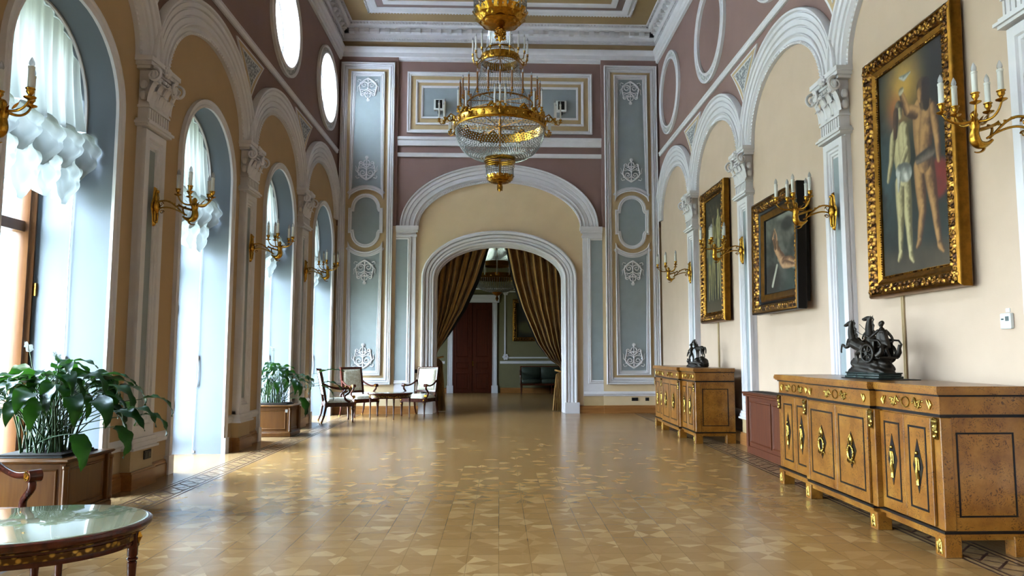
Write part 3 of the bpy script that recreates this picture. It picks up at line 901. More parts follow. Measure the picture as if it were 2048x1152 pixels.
# rect panel above the doorway
mb = MB()
def rc(x0, x1, z0, z1): return [(x0, z0), (x0, z1), (x1, z1), (x1, z0)]
mb.mold(rc(-2.18, 2.18, 6.51, 7.98), [(0, 0), (0, .05), (-.03, .055), (-.04, .035), (-.075, .04), (-.09, 0)], Fm, True)
mb.poly([rc(-2.1, 2.1, 6.59, 7.9)], lambda u, v: Fm(u, v, .004), 2)
mb.mold(rc(-1.98, 1.98, 6.71, 7.79), [(0, 0), (0, .04), (-.03, .04), (-.05, .025), (-.06, 0)], Fm, True)
mb.mold(rc(-1.85, 1.85, 6.86, 7.65), [(0, 0), (0, .035), (-.02, .035), (-.045, .02), (-.05, 0)], Fm, True)
mb.poly([rc(-1.81, 1.81, 6.90, 7.61)], lambda u, v: Fm(u, v, .008), 1)
trim(mb, [MAT['white'], MAT['blue'], MAT['beige2']], 'wide white framed panel with grey-blue field above the doorway arch')
mb = MB()
mb.mold([(-2.39, 6.30), (2.39, 6.30)], [(-.10, 0), (-.10, .05), (-.05, .06), (.02, .06), (.04, .09), (.08, .10), (.10, .10), (.10, 0)], Fm)
mb.mold([(-2.39, 5.98), (2.39, 5.98)], [(-.045, 0), (-.045, .04), (.02, .045), (.045, .06), (.05, 0)], Fm)
trim(mb, MAT['white'], 'two white horizontal mouldings above the doorway arch')
# cornice break over the centre is carried by the piers; big basket arch
mb = MB()
mb.mold(arch_curve(0, 2.09, ZM, 1.26, 60), AV, Fm)
for i in range(121):
    a = pi*i/120; mb.octa((-1.90*cos(a), D-.055, ZM+1.07*sin(a)), .02)
trim(mb, MAT['white'], 'large white basket arch moulding over the doorway')
for s in (-1, 1):
    mb = MB()
    def X(a, b): return tuple(sorted((s*a, s*b)))
    x0, x1 = X(1.93, 2.39)
    mb.box(x0, x1, D-.05, D+.01, .60, 4.06)
    for z0, z1, d in ((4.04, 4.09, .02), (4.09, 4.15, .0), (4.15, 4.20, .04), (4.20, 4.29, .065)):
        a, b = X(1.93-d, 2.385); mb.box(a, b, D-.07-d, D+.01, z0, z1)
    a, b = X(2.12, 2.385); mb.box(a, b, D-.056, D-.05, .75, 3.98, 1)
    pth = [(s*2.385, .75), (s*2.12, .75), (s*2.12, 3.98), (s*2.385, 3.98)]
    mb.mold(pth, [(0, .05), (0, .06), (.03, .075), (.04, .065), (.07, .07), (.08, .05)], Fm, False, 0, -1 if s < 0 else 1)
    mb.mold([(s*1.93, .44), (s*2.39, .44)], [(-.055, 0), (-.05, .07), (0, .09), (.05, .065), (.055, 0)], Fm)
    a, b = X(1.93, 2.39); mb.box(a, b, D-.06, D+.01, .48, .62)
    mb.box(a, b, D-.052, D+.01, 0, .39, 2)
    trim(mb, [MAT['white'], MAT['blue'], MAT['beige2']], 'flat white pilaster with grey-blue strip at the %s of the doorway' % ('left' if s < 0 else 'right'))
# door casing
CAS = [(0, 0), (0, .04), (.02, .065), (.04, .065), (.05, .03), (.062, .03), (.068, .055), (.11, .06), (.12, .035), (.13, .035), (.14, .075), (.19, .08), (.20, .05), (.212, .05), (.22, .10), (.26, .115), (.285, .10), (.295, .06), (.30, 0)]
mb = MB()
mb.mold([(-DJ, .24)]+arch_curve(0, DJ, DSP, DTOP-DSP, 40)+[(DJ, .24)], CAS, Fm)
for s in (-1, 1):
    a, b = sorted((s*DJ, s*(DJ+.33))); mb.box(a, b, D-.11, D+.02, 0, .25)
mb.mold([(-DJ+.02, 0)]+arch_curve(0, DJ-.02, DSP, DTOP-DSP-.02, 40)+[(DJ-.02, 0)], [(.02, -.14), (-.01, -.15), (-.015, -.22), (.0, -.24), (.0, -.34), (-.02, -.36), (-.02, -.42), (.02, -.44)], Fm)
trim(mb, MAT['white'], 'white moulded casing around the arched doorway')
mb = MB(); bb = MB()
for s in (-1, 1):
    a, b = sorted((s*2.39, s*3.76))
    mb.mold([(a, .44), (b, .44)], [(-.055, 0), (-.05, .02), (-.02, .022), (0, .04), (.03, .03), (.05, .012), (.055, 0)], FP)
    bb.mold([(a, 0), (b, 0)], [(0, 0), (0, .035), (.13, .035), (.14, .025), (.16, .025), (.175, .012), (.18, 0)], FP)
    a, b = sorted((s*1.83, s*2.39))
    bb.mold([(a, 0), (b, 0)], [(0, 0), (0, .08), (.13, .08), (.14, .07), (.16, .07), (.175, .05), (.18, 0)], Fm)
trim(mb, MAT['white'], 'white dado moulding low on the far wall')
struct('baseboard_far', bb, MAT['baseX'], 'oak baseboard along the far wall')

# ================================================================== room beyond the doorway
R0, R1_, RH, RW = D+.5, 25.35, 4.95, 4.6
mb = MB(); mb.box(-RW-.2, RW+.2, R1_, R1_+.2, -.02, RH+.2); struct('wall_room_far', mb, MAT['wall2'], 'grey-green far wall of the dim room beyond the doorway')
mb = MB(); mb.box(RW, RW+.2, R0, R1_, -.02, RH+.2); struct('wall_room_right', mb, MAT['wall2'], 'right wall of the room beyond')
mb = MB()
mb.box(-RW-.2, -RW, R0, 21.0, -.02, RH+.2); mb.box(-RW-.2, -RW, 22.0, R1_, -.02, RH+.2); mb.box(-RW-.2, -RW, 21.0, 22.0, 3.0, RH+.2); mb.box(-RW-.2, -RW, 21.0, 22.0, -.02, 1.2)
struct('wall_room_left', mb, MAT['wall2'], 'left wall of the room beyond with an added unseen window')
WN[0] += 1; g = MB(); g.box(-RW-.1, -RW-.09, 20.6, 22.4, 1.2, 3.9); struct('window_%d' % WN[0], g, MAT['glass'], 'unseen window added to light the room beyond')  # made-up opening, out of view, added to brighten this room
mb = MB(); mb.box(-RW-.2, RW+.2, R0-.02, R1_+.2, RH, RH+.2); struct('ceiling_room', mb, MAT['ceil'], 'ceiling of the room beyond the doorway').name = 'ceiling_2'
Gm = lambda u, v, h=0: (u, R1_-h, v)
mb = MB()
mb.mold([(-RW, 1.05), (-1.88, 1.05)], [(-.05, 0), (-.04, .04), (.03, .05), (.05, .02), (.055, 0)], Gm)
mb.mold([(.02, 1.05), (RW, 1.05)], [(-.05, 0), (-.04, .04), (.03, .05), (.05, .02), (.055, 0)], Gm)
mb.mold([(-RW, RH-.3), (RW, RH-.3)], [(-.1, 0), (-.08, .06), (.0, .08), (.1, .2), (.3, .25), (.3, 0)], Gm)
mb.mold([(-RW, 3.62), (RW, 3.62)], [(-.03, 0), (-.02, .03), (.02, .03), (.03, 0)], Gm)
mb.mold([(.22, 1.24), (.22, 3.50), (4.2, 3.50), (4.2, 1.24)], [(0, 0), (0, .03), (.045, .03), (.05, 0)], Gm, True)
for px, pz in ((.22, 1.24), (4.2, 1.24), (.22, 3.5)):
    for k in range(6):
        a = k*pi/3; mb.ball((px+.07*cos(a), R1_-.03, pz+.07*sin(a)), .045, 8, 5, sc=(1, .5, 1))
# door casing in that room
for s in (-1, 1):
    x = -.93+s*.77; a, b = (x-.09, x+.09)
    mb.box(a-.02, b+.02, R1_-.10, R1_, 0, .26)
    mb.mold([(x-.09, .26), (x-.09, 3.14), (x+.09, 3.14), (x+.09, .26)], [(0, 0), (0, .05), (-.03, .07), (-.05, .05), (-.07, .06), (-.09, .06)], Gm)
mb.mold([(-1.86, 3.27), (0.0, 3.27)], [(-.14, 0), (-.13, .06), (.0, .06), (.04, .10), (.10, .14), (.13, .14), (.13, 0)], Gm)
trim(mb, MAT['white'], 'white wall mouldings and door casing in the room beyond')
mb = MB(); mb.mold([(.03, 0), (RW, 0)], [(0, 0), (0, .03), (.16, .03), (.18, 0)], Gm); mb.mold([(-RW, 0), (-1.82, 0)], [(0, 0), (0, .03), (.16, .03), (.18, 0)], Gm)
struct('baseboard_room', mb, MAT['baseX'], 'wooden baseboard in the room beyond')
mb = MB(); mb.box(-1.62, -.24, R1_-.05, R1_-.002, 0, 3.12)
d = struct('door_1', mb, MAT['door'], 'tall mahogany panelled double door in the room beyond')
for s in (-1, 1):
    x = -.93+s*.345
    lf = MB(); lf.bbox(x-.335, x+.335, R1_-.085, R1_-.052, .02, 3.10, .008)
    for z0, z1 in ((.12, .70), (.82, 1.08), (1.22, 2.95)):
        lf.mold([(x-.23, z0), (x-.23, z1), (x+.23, z1), (x+.23, z0)], [(0, 0), (0, .012), (-.02, .018), (-.04, 0)], lambda u, v, h=0: (u, R1_-.085-h, v), True)
        lf.bbox(x-.17, x+.17, R1_-.1, R1_-.084, z0+.06, z1-.06, .006)
    lf.build('door_leaf', MAT['door'], d, 30)
hd = MB(); hd.bbox(-.935, -.895, R1_-.10, R1_-.085, .93, 1.10, .004); hd.tube([(-.915, R1_-.1, 1.03), (-.915, R1_-.14, 1.03), (-.97, R1_-.145, 1.03)], .011, 8)
tag(hd.build('door_handle', MAT['ormolu'], d, 40), 'brass handle')
# ================================================================== objects
# ---- festoon curtains in the window recesses
def festoon_mesh(seed=0):
    rnd = random.Random(seed); mb = MB(); hw = WIN_HW-.015; NS = 5
    ph = [rnd.uniform(-.5, .5) for _ in range(12)]
    def top_z(y): return WIN_SPR+(WIN_TOP-WIN_SPR-.01)*sqrt(max(0, 1-(y/WIN_HW)**2))
    # upper pleated length, gathered towards the tie line
    def upper(u, v):
        y = -hw+2*hw*u; zt = top_z(y)
        tie = 3.36+.09*abs(sin(NS*pi*u))+.03*sin(7*u+ph[0])
        z = zt+(tie-zt)*v
        k = u*NS*2
        d = .055*sin(2*pi*k+ph[3])*(0.3+.7*v)+.022*sin(2*pi*k*2.3+ph[5])*(.3+v)
        d += .05*v*v*abs(sin(NS*pi*u))
        return (d, y, z)
    mb.grid(upper, 110, 26)
    # puffed layers: each scallop is a bag of cloth hanging between two ties
    def layer(ztop, zbot, bulge, back, seed2, ns, shift=0.0, hem=.14):
        r2 = random.Random(seed2)
        dep = [zbot+r2.uniform(-.05, .05) for _ in range(ns+1)]; q2 = [r2.uniform(0, 6) for _ in range(ns+1)]
        def fn(u, v):
            uu = u*ns+shift; i = min(ns, int(uu)); f = uu-int(uu); w = sin(pi*f)
            y = -hw+2*hw*u
            zb = dep[i]+hem*(1-w)**1.15
            zt = ztop+.05*w
            z = zt+(zb-zt)*v
            bag = sin(pi*min(1, v*1.02))**.7
            cre = sin(2*pi*(v*2.6-.95*w*(1-.4*v)+q2[i]*.16)); cre = cre-.35*cre*cre
            d = back+bulge*bag*(.25+.75*w)+.019*cre*(.35+.65*w)*sin(pi*v)**.5
            d += .012*sin(2*pi*(f*4.2+v*.7+q2[i]))*(1-v*.3)
            d -= .06*(1-w)**3
            return (d, y+.03*sin(5*v+q2[i])*w*v, z)
        mb.grid(fn, ns*22, 30)
        # bottom returns under the bag
        def under(u, v):
            p = fn(u, 1.0); return (p[0]-(.03+.07*sin(pi*((u*ns+shift) % 1)))*v, p[1], p[2]+.05*v)
        mb.grid(under, ns*22, 3)
    layer(3.44, 3.02, .16, .04, seed+5, NS, .5, .16)
    layer(3.22, 2.72, .11, -.02, seed+9, NS, .0, .26)
    return mb
fest = None
FLAB = {0: 'white festoon curtain in the last window behind the viewpoint', 1: 'white festoon curtain beside the viewpoint', 2: 'white festoon curtain just outside the left edge of the picture',
 3: 'largest white festoon curtain, in the nearest window above the big potted plant', 4: 'white gathered festoon curtain in the second window, above the bare floor',
 5: 'white gathered festoon curtain in the window above the smaller potted plant', 6: 'smallest white festoon curtain, in the farthest window above the armchairs'}
for wi in range(2, 7):
    c = WINC[wi]
    t = thing('festoon_curtain', FLAB[wi], 'curtain', (-4.08, c, 0), group='white festoon curtains in the windows')
    cu = festoon_mesh(int(c*10)).build('curtain_fabric', MAT['sheer'], t, 180)
    r = MB(); r.mold([(-WIN_HW+.004, 3.3)]+arch_curve(0, WIN_HW-.004, WIN_SPR, WIN_TOP-WIN_SPR-.004)+[(WIN_HW-.004, 3.3)], [(0, .03), (0, .055), (-.02, .055), (-.02, .03)], lambda u, v, h=0: (h, u, v))
    r.build('curtain_rail', MAT['white'], t, 30)
    cd = MB()
    cd.tube([(-.03, WIN_HW-.02, 3.3), (-.04, WIN_HW-.02, 2.2), (-.035, WIN_HW-.02, 1.3)], .004, 6)
    pts = [(-.035+.018*sin(2*pi*i/16), WIN_HW-.02, 1.1+.2*cos(2*pi*i/16)) for i in range(16)]
    cd.tube(pts, .006, 6, closed=True)
    cd.tube([(-.045, WIN_HW-.018, .92), (-.05, WIN_HW-.018, .5), (-.055, WIN_HW-.018, .03)], .0035, 6)
    cd.bbox(-.06, -.02, WIN_HW-.025, WIN_HW-.002, 1.27, 1.33, .004); cd.bbox(-.06, -.03, WIN_HW-.02, WIN_HW-.002, .02, .05, .004)
    cd.build('pull_cord', MAT['plastic'], t, 40)

# ---- sconces
def candle_part(parent, x, y, z, h=.16, r=.018, mat='candle', bh=.065):
    c = MB(); c.lathe([(r*.95, 0), (r, .005), (r, h*.9), (r*1.12, h*.91), (r*1.12, h), (r*.6, h+.004)], 0, 0, 0, 12)
    o = c.build('candle', MAT[mat], parent, 40, (x, y, z))
    b = MB(); b.lathe([(r*.55, 0), (r*.98, .016), (r*.85, .034), (r*.4, .054), (.0005, bh)], 0, 0, h, 10)
    b.build('bulb', MAT['bulb'], o, 60)
    return o
def make_sconce(label, loc, rz):
    # local frame: wall at x=0, projecting to +x
    t = thing('wall_sconce', label, 'wall lamp', loc, rz, 'gilt five candle wall sconces')
    bp = MB()
    bp.grid(lambda u, v: ((.004+.028*sin(pi*u))*(1 if .02 < v < .98 else .3), (u-.5)*2*(.016+.040*sin(pi*v)**1.4+.012*cos(v*4*pi)*sin(pi*v)), -.21+.42*v), 10, 28)
    bp.lathe([(.0, -.0), (.05, .01), (.045, .03), (.02, .045)], 0, 0, 0, 14)
    s0 = len(bp.v)-14*4
    for i in range(s0, len(bp.v)):
        x, y, z = bp.v[i]; bp.v[i] = (z+.02, y, x*1.5)
    for s in (-1, 1):
        bp.tube([(.03, s*.012, .05+.13*q) for q in [i/6 for i in range(7)]], [.014, .02, .022, .018, .014, .012, .004], 6)
        bp.tube([(.03, s*.03, -.05-.12*q) for q in [i/6 for i in range(7)]], [.012, .016, .014, .012, .010, .008, .004], 6)
    bp.ball((.035, 0, .16), .022, 8, 6); bp.ball((.03, 0, -.16), .018, 8, 6)
    bp.build('back_plate', MAT['gold'], t, 60)
    ar = MB()
    def bez(p0, p1, p2, p3, n=16):
        out = []
        for i in range(n+1):
            q = i/n; a = (1-q)**3; b = 3*q*(1-q)**2; c = 3*q*q*(1-q); d = q**3
            out.append(tuple(a*p0[k]+b*p1[k]+c*p2[k]+d*p3[k] for k in range(3)))
        return out
    ar.tube(bez((.04, 0, .05), (.16, 0, .10), (.22, 0, .02), (.33, 0, -.09)), [.011-.003*i/16 for i in range(17)], 7)
    ar.tube(bez((.04, 0, -.03), (.12, 0, .02), (.22, 0, -.01), (.35, 0, -.09)), [.010-.002*i/16 for i in range(17)], 7)
    for k, (cx, cz, r) in enumerate(((.075, .03, .03), (.09, -.055, .022))):
        ar.tube([(cx+r*(1-.7*i/18)*cos(i/18*8), 0, cz+r*(1-.7*i/18)*sin(i/18*8)) for i in range(19)], [.007-.004*i/18 for i in range(19)], 6)
    ar.tube(bez((.33, 0, -.09), (.30, .0, -.03), (.30, 0, .0), (.34, 0, .0)), .009, 6)
    for k in range(3): ar.ball((.16+.05*k, 0, .055-.022*k), .012, 6, 4, sc=(1.6, .8, .9))
    ar.build('arm', MAT['gold'], t, 60)
    bd = MB(); CX = .43
    bd.tube(bez((.31, 0, -.10), (.38, 0, -.17), (.46, 0, -.14), (CX, 0, -.03)), [.010, .012, .014, .018, .022, .026, .028, .03, .032, .034, .035, .036, .036, .035, .033, .031, .03], 10)
    bd.lathe([(.028, -.04), (.036, 0), (.03, .03), (.02, .05), (.026, .07), (.018, .09), (.006, .10)], CX, 0, 0, 12)
    # curled leaf like a wing back towards the wall
    bd.grid(lambda u, v: (CX-.02-.15*v, (u-.5)*.07*(1-v*.6), -.035+.05*v-.02*v*v+.012*cos((u-.5)*6)+.03*v**4), 6, 10)
    bd.tube([(.42+.05*cos(a), 0, -.15+.04*sin(a)) for a in [pi+i*.25 for i in range(9)]], [.012-.001*i for i in range(9)], 6)
    for k in range(5):
        a = radians(12+72*k+36); bd.grid(lambda u, v, a=a: (CX+(.02+.05*v)*cos(a)+(u-.5)*.035*(1-v)*-sin(a), (.02+.05*v)*sin(a)+(u-.5)*.035*(1-v)*cos(a), .0+.08*v-.03*v**3), 4, 6)
    bd.build('body', MAT['gold'], t, 60)
    for k in range(5):
        a = radians(192+72*k); R = (.20, .17, .165, .165, .17)[k]
        ex, ey = CX+R*cos(a)*-1, R*sin(a); ez = (.10, .13, .12, .14, .11)[k]
        br = MB()
        br.tube(bez((CX, 0, .03), (CX+(ex-CX)*.5, ey*.5, .0), (CX+(ex-CX)*.85, ey*.85, .02), (ex, ey, ez-.01)), [.011-.004*i/16 for i in range(17)], 7)
        br.grid(lambda u, v: (CX+(ex-CX)*(.35+.3*v), ey*(.35+.3*v)+(u-.5)*.03*sin(pi*min(1, v+.1)), .03+.05*v), 3, 6)
        br.lathe([(.004, -.02), (.034, -.006), (.037, 0), (.02, .003), (.010, .012), (.014, .02), (.024, .035), (.022, .05), (.029, .055), (.029, .06), (.005, .06)], ex, ey, ez, 14)
        b = br.build('branch', MAT['gold'], t, 60)
        candle_part(b, ex, ey, ez+.055, .15, .018)
    return t
sR = []
LBR = ['gilt five-candle sconce at the right edge, beside the largest painting', 'gilt five-candle sconce on the pilaster between the largest painting and the stormy painting',
       'gilt five-candle sconce in front of the farthest painting', 'smallest gilt sconce on the right wall, near the far corner']
LBL = ['gilt sconce cut by the left edge, in front of the nearest window', 'gilt five-candle sconce on the left pilaster nearest the camera in full view',
       'gilt five-candle sconce on the left wall, in front of the third window', 'farthest gilt sconce on the left wall, near the grey-blue panel']
first = make_sconce(LBR[0], (W-.10, PILS[2], 2.90), pi)
for i, p in enumerate(PILS[3:]): copy_tree(first, LBR[i+1], (W-.10, p, 2.90), pi)
for i, p in enumerate(PILS[2:]): copy_tree(first, LBL[i], (-W+.10, p, 2.90), 0)

# ---- chandelier
def make_chandelier(label, loc, cat_label='chandelier'):
    t = thing('chandelier', label, 'chandelier', loc, 0, 'crystal and gilt chandeliers of the long hall')
    Z = lambda z: z-4.14           # origin at the lowest tip
    g = MB()
    g.lathe([(.001, 0), (.018, .02), (.03, .05), (.042, .09), (.04, .12), (.025, .145), (.018, .155), (.03, .165), (.012, .175)], 0, 0, 0, 14)
    for k in range(30):           # pineapple scales
        a = k*2.4; z = .03+.1*k/30; r = .032+.012*sin(pi*z/.15); g.ball((r*cos(a), r*sin(a), z), .012, 6, 4)
    g.build('finial', MAT['gold'], t, 50)
    g = MB()
    g.lathe([(.01, .15), (.06, .165), (.13, .20), (.19, .25), (.22, .28), (.20, .285), (.1, .24), (.01, .2)], 0, 0, 0, 40)
    for ring, (nn, v1, dr) in enumerate(((12, 1.0, .012), (12, .72, .022), (8, .45, .03))):
        for k in range(nn):       # overlapping leaves of the bowl
            a0 = 2*pi*(k+.5*ring)/nn
            def lf(u, v, a0=a0, nn=nn, v1=v1, dr=dr):
                q = v*v1; half = (pi/nn)*1.05*(sin(pi*min(1, .25+.75*(1-v)**.6))**.5 if v > .6 else 1)
                r = .03+.20*sin(q*pi/2)**.9+dr*sin(pi*min(1, v))+.018*max(0, v-.8)*5+.006*cos((u-.5)*2*pi)
                z = .15+.14*(1-cos(q*pi/2))**.9-.012*max(0, v-.85)*6
                return (r*cos(a0+(u-.5)*2*half), r*sin(a0+(u-.5)*2*half), z)
            g.grid(lf, 6, 10)
    g.build('leaf_bowl', MAT['gold'], t, 60)
    c = MB()
    for k in range(34):
        a = 2*pi*k/34
        c.box(.235*cos(a)-.006, .235*cos(a)+.006, .235*sin(a)-.006, .235*sin(a)+.006, .29, .42)
        c.octa((.235*cos(a), .235*sin(a), .275), .012, .03)
    c.build('crystal_cage', MAT['crystal'], t)
    g = MB()
    for z in (.44, .475, .51): g.tube([(.25*cos(2*pi*i/40), .25*sin(2*pi*i/40), z) for i in range(40)], .006, 6, closed=True)
    g.lathe([(.255, .525), (.275, .53), (.265, .56), (.275, .60), (.26, .615), (.25, .61), (.25, .53)], 0, 0, 0, 48)
    g.build('lower_ring', MAT['gold'], t, 40)
    # crystal basket
    c = MB(); NB = 76
    for k in range(NB):
        a = 2*pi*k/NB
        for j in range(22):
            q = j/21; th = q*pi/2
            r = .27+.50*sin(th)**.85 if q > 0 else .27; z = .60+.50*(1-cos(th))
            aa = a+(.5*2*pi/NB if j % 2 else 0)
            c.octa((r*cos(aa), r*sin(aa), z), .0125, .017)
    tag(c.build('crystal_basket', MAT['crystal'], t), None, None, None, 'stuff')
    g = MB()
    g.lathe([(.765, 1.09), (.79, 1.10), (.80, 1.115), (.785, 1.13), (.79, 1.18), (.785, 1.235), (.80, 1.25), (.79, 1.265), (.77, 1.26), (.768, 1.10)], 0, 0, 0, 72)
    for k in range(36):
        a = 2*pi*k/36; g.ball((.79*cos(a),   .79*sin(a), 1.18), .03 if k % 2 else .02, 8, 5, sc=(1, 1, 1.4))
    for k in range(9):
        a = 2*pi*(k+.5)/9
        for j in range(5):
            b = a+(j-2)*.035; g.ball((.79*cos(b),   .79*sin(b), 1.275+.05*(1-abs(j-2)/2)), .028, 7, 5)
    g.build('main_ring', MAT['gold'], t, 40)
    g = MB(); g.lathe([(.012, .1), (.018, .3), (.014, .6), (.03, .62), (.02, .7), (.014, .9), (.035, 1.15), (.014, 1.3), (.012, 3.4)], 0, 0, 0, 12)
    for k in range(9):
        a = 2*pi*k/9; g.tube([(0, 0, 1.15), (.77*cos(a), .77*sin(a), 1.2)], .008, 5)
        g.tube([(0, 0, 1.62), (.6*cos(a), .6*sin(a), 1.55)], .008, 5)
        g.tube([(0, 0, 2.40), (.34*cos(a), .34*sin(a), 2.36)], .007, 5)
    g.build('stem', MAT['gold_dark'], t, 40)
    # lower arms: nine, three candles each
    for k in range(9):
        a = 2*pi*k/9-pi/2
        ca, sa = cos(a), sin(a)
        P = lambda r, z, o=0: (r*ca-o*sa, r*sa+o*ca, z)
        m = MB()
        m.tube([P(.79+.03*q+.06*sin(q*pi)*1.0, 1.22+.0*q) for q in [i/4 for i in range(5)]], .014, 6)
        m.tube([P(.83+.055*(1-.75*i/20)*cos(2.5+i*.42)+.05, 1.25+.06*(1-.75*i/20)*sin(2.5+i*.42)) for i in range(21)], [.008+.007*i/20 for i in range(21)][::-1], 7)
        m.tube([P(.80, 1.30), P(.86, 1.33), P(.93, 1.25), P(.98, 1.15), P(1.03, 1.14), P(1.06, 1.18)], [.012, .014, .013, .011, .010, .009], 7)
        ar = None
        spots = ((1.06, 0), (.97, .085), (.97, -.085))
        for r, o in spots[1:]: m.tube([P(.95, 1.20), P(.97, 1.16, o*.6), P(r, 1.17, o), P(r, 1.2, o)], .008, 6)
        for r, o in spots:
            x, y, z = P(r, 1.18, o)
            m.lathe([(.005, -.01), (.03, .0), (.032, .006), (.012, .012), (.012, .025), (.022, .04), (.026, .055), (.004, .055)], x, y, z, 10)
        ar = m.build('candle_arm', MAT['gold'], t, 50)
        for r, o in spots:
            x, y, z = P(r, 1.235, o); candle_part(ar, x, y, z, .27, .015)
    # upper tier ring with candles
    g = MB()
    g.lathe([(.555, 1.56), (.575, 1.57), (.565, 1.585), (.55, 1.58)], 0, 0, 0, 60)
    NU = 22
    for k in range(NU):
        a = 2*pi*(k+.5)/NU; x, y = .70*cos(a), .70*sin(a)
        g.tube([(.56*cos(a), .56*sin(a), 1.57), (.63*cos(a), .63*sin(a), 1.50), (x, y, 1.56)], .008, 6)
        g.lathe([(.005, -.02), (.028, -.005), (.03, .0), (.012, .008), (.012, .02), (.022, .035), (.025, .045), (.004, .045)], x, y, 1.57, 10)
    g.build('upper_ring', MAT['gold_dark'], t, 40)
    for k in range(NU):
        a = 2*pi*(k+.5)/NU; candle_part(t, .70*cos(a), .70*sin(a), 1.61, .30, .015, 'candle' if sin(a) > .75 else 'candle_shaded')
    # crystal strands from the main ring to the small ring and up to the crown
    c = MB(); NS = 56
    for k in range(NS):
        a = 2*pi*k/NS
        for j in range(30):
            q = j/29; r = .60-.27*q-.05*sin(pi*q); z = 1.42+.86*q
            c.octa((r*cos(a), r*sin(a), z), .0068, .013)
    for k in range(40):
        a = 2*pi*k/40
        for j in range(28):
            q = j/27; r = .25-.09*q; z = 2.5+.75*q-.0*q
            c.octa((r*cos(a), r*sin(a), z), .0068, .013)
    tag(c.build('crystal_strands', MAT['crystal'], t), None, None, None, 'stuff')
    g = MB()
    g.lathe([(.325, 2.29), (.345, 2.30), (.35, 2.36), (.345, 2.42), (.325, 2.43), (.322, 2.30)], 0, 0, 0, 48)
    for k in range(18):
        a = 2*pi*(k+.5)/18; x, y = .485*cos(a), .485*sin(a)
        g.tube([(.35*cos(a), .35*sin(a), 2.37), (.41*cos(a), .41*sin(a), 2.29), (.46*cos(a), .46*sin(a), 2.30), (x, y, 2.39)], .009, 6)
        g.lathe([(.005, -.01), (.026, .0), (.012, .01), (.022, .04), (.004, .04)], x, y, 2.39, 8)
    for z in (2.52,): g.lathe([(.25, z), (.262, z+.005), (.255, z+.03), (.245, z+.025)], 0, 0, 0, 36)
    g.build('top_candle_ring', MAT['gold'], t, 40)
    for k in range(18):
        a = 2*pi*(k+.5)/18; candle_part(t, .485*cos(a), .485*sin(a), 2.43, .24, .014)
    g = MB()
    g.lathe([(.12, 3.24), (.19, 3.26), (.20, 3.30), (.15, 3.34), (.05, 3.40), (.02, 3.44)], 0, 0, 0, 30)
    for i in range(24):
        z = 3.44+i*.061
        if z < ZC-4.14: g.tube([(.014*cos(a) if i % 2 else 0, 0 if i % 2 else .014*cos(a), z+.034*sin(a)) for a in [j*pi/4 for j in range(8)]], .004, 5, closed=True)
    g.lathe([(.02, ZC-4.14-.1), (.09, ZC-4.14-.06), (.12, ZC-4.14-.01), (.12, ZC-4.14)], 0, 0, 0, 20)
    g.build('crown', MAT['gold'], t, 40)
    return t
ch = make_chandelier('large crystal chandelier hanging in the middle of the picture, seen whole', (CHX, 12.36, 4.14))
copy_tree(ch, 'nearer chandelier of which only the gilt leaf bowl shows at the top edge', (CHX, 6.30, 4.14))
# chandelier in the room beyond
t = thing('chandelier', 'dim crystal chandelier seen between the curtains in the room beyond', 'chandelier', (-.07, 21.0, 2.86))
g = MB(); g.lathe([(.001, 0), (.05, .08), (.02, .16), (.05, .18)], 0, 0, 0, 12); g.build('finial', MAT['gold_dark'], t, 40)
g = MB(); g.lathe([(.02, .16), (.10, .20), (.16, .26), (.15, .27)], 0, 0, 0, 24)
g.build('small_bowl', MAT['gold_dark'], t, 40)
c = MB()
for k in range(60):
    a = 2*pi*k/60
    for j in range(18):
        q = j/17; th = q*pi/2; r = .12+.54*sin(th); z = .28+.36*(1-cos(th)); c.octa((r*cos(a), r*sin(a), z), .014, .018)
tag(c.build('crystal_basket', MAT['crystal'], t), None, None, None, 'stuff')
g = MB()
g.lathe([(.63, .64), (.66, .65), (.65, .70), (.66, .78), (.63, .79), (.62, .66)], 0, 0, 0, 48)
for k in range(24): a = 2*pi*k/24; g.ball((.655*cos(a), .655*sin(a), .715), .03, 6, 4)
g.build('main_ring', MAT['gold'], t, 40)
g = MB(); g.lathe([(.40, 1.02), (.42, 1.03), (.42, 1.15), (.40, 1.16), (.39, 1.04)], 0, 0, 0, 40); g.tube([(0, 0, .1), (0, 0, RH-2.86)], .012, 8)
g.build('upper_ring', MAT['gold_dark'], t, 40)
for k in range(12): a = 2*pi*k/12; candle_part(t, .69*cos(a), .69*sin(a), .72, .42, .016)
c = MB()
for k in range(48):
    a = 2*pi*k/48
    for j in range(20): q = j/19; r = .40-.22*q; c.octa((r*cos(a), r*sin(a), 1.1+.55*q), .009, .014)
tag(c.build('crystal_strands', MAT['crystal'], t), None, None, None, 'stuff')

# ---- paintings
def paint_canvas(w, h, fn, nx, ny):
    # colour attribute painted from shapes; the canvas is a flat object in the place
    me = bpy.data.meshes.new('canvas'); vs = []; fs = []; cols = []
    for j in range(ny+1):
        for i in range(nx+1):
            u, v = i/nx, j/ny; vs.append(((u-.5)*w, 0, (v-.5)*h)); cols.append(fn(u, v))
    for j in range(ny):
        for i in range(nx): a = j*(nx+1)+i; fs.append((a, a+1, a+nx+2, a+nx+1))
    me.from_pydata(vs, [], fs); at = me.color_attributes.new('paint', 'FLOAT_COLOR', 'POINT')
    buf = []
    for c in cols: buf += [c[0], c[1], c[2], 1]
    at.data.foreach_set('color', buf)
    return me
t_ = NT('oil_on_canvas'); at = t_.n('ShaderNodeAttribute'); at.attribute_name = 'paint'
nn = t_.noise(t_.co(), 26, 5, .7); 
hs = t_.mix(t_.m('MULTIPLY', nn, .25), at.outputs['Color'], (.03, .022, .015, 1))
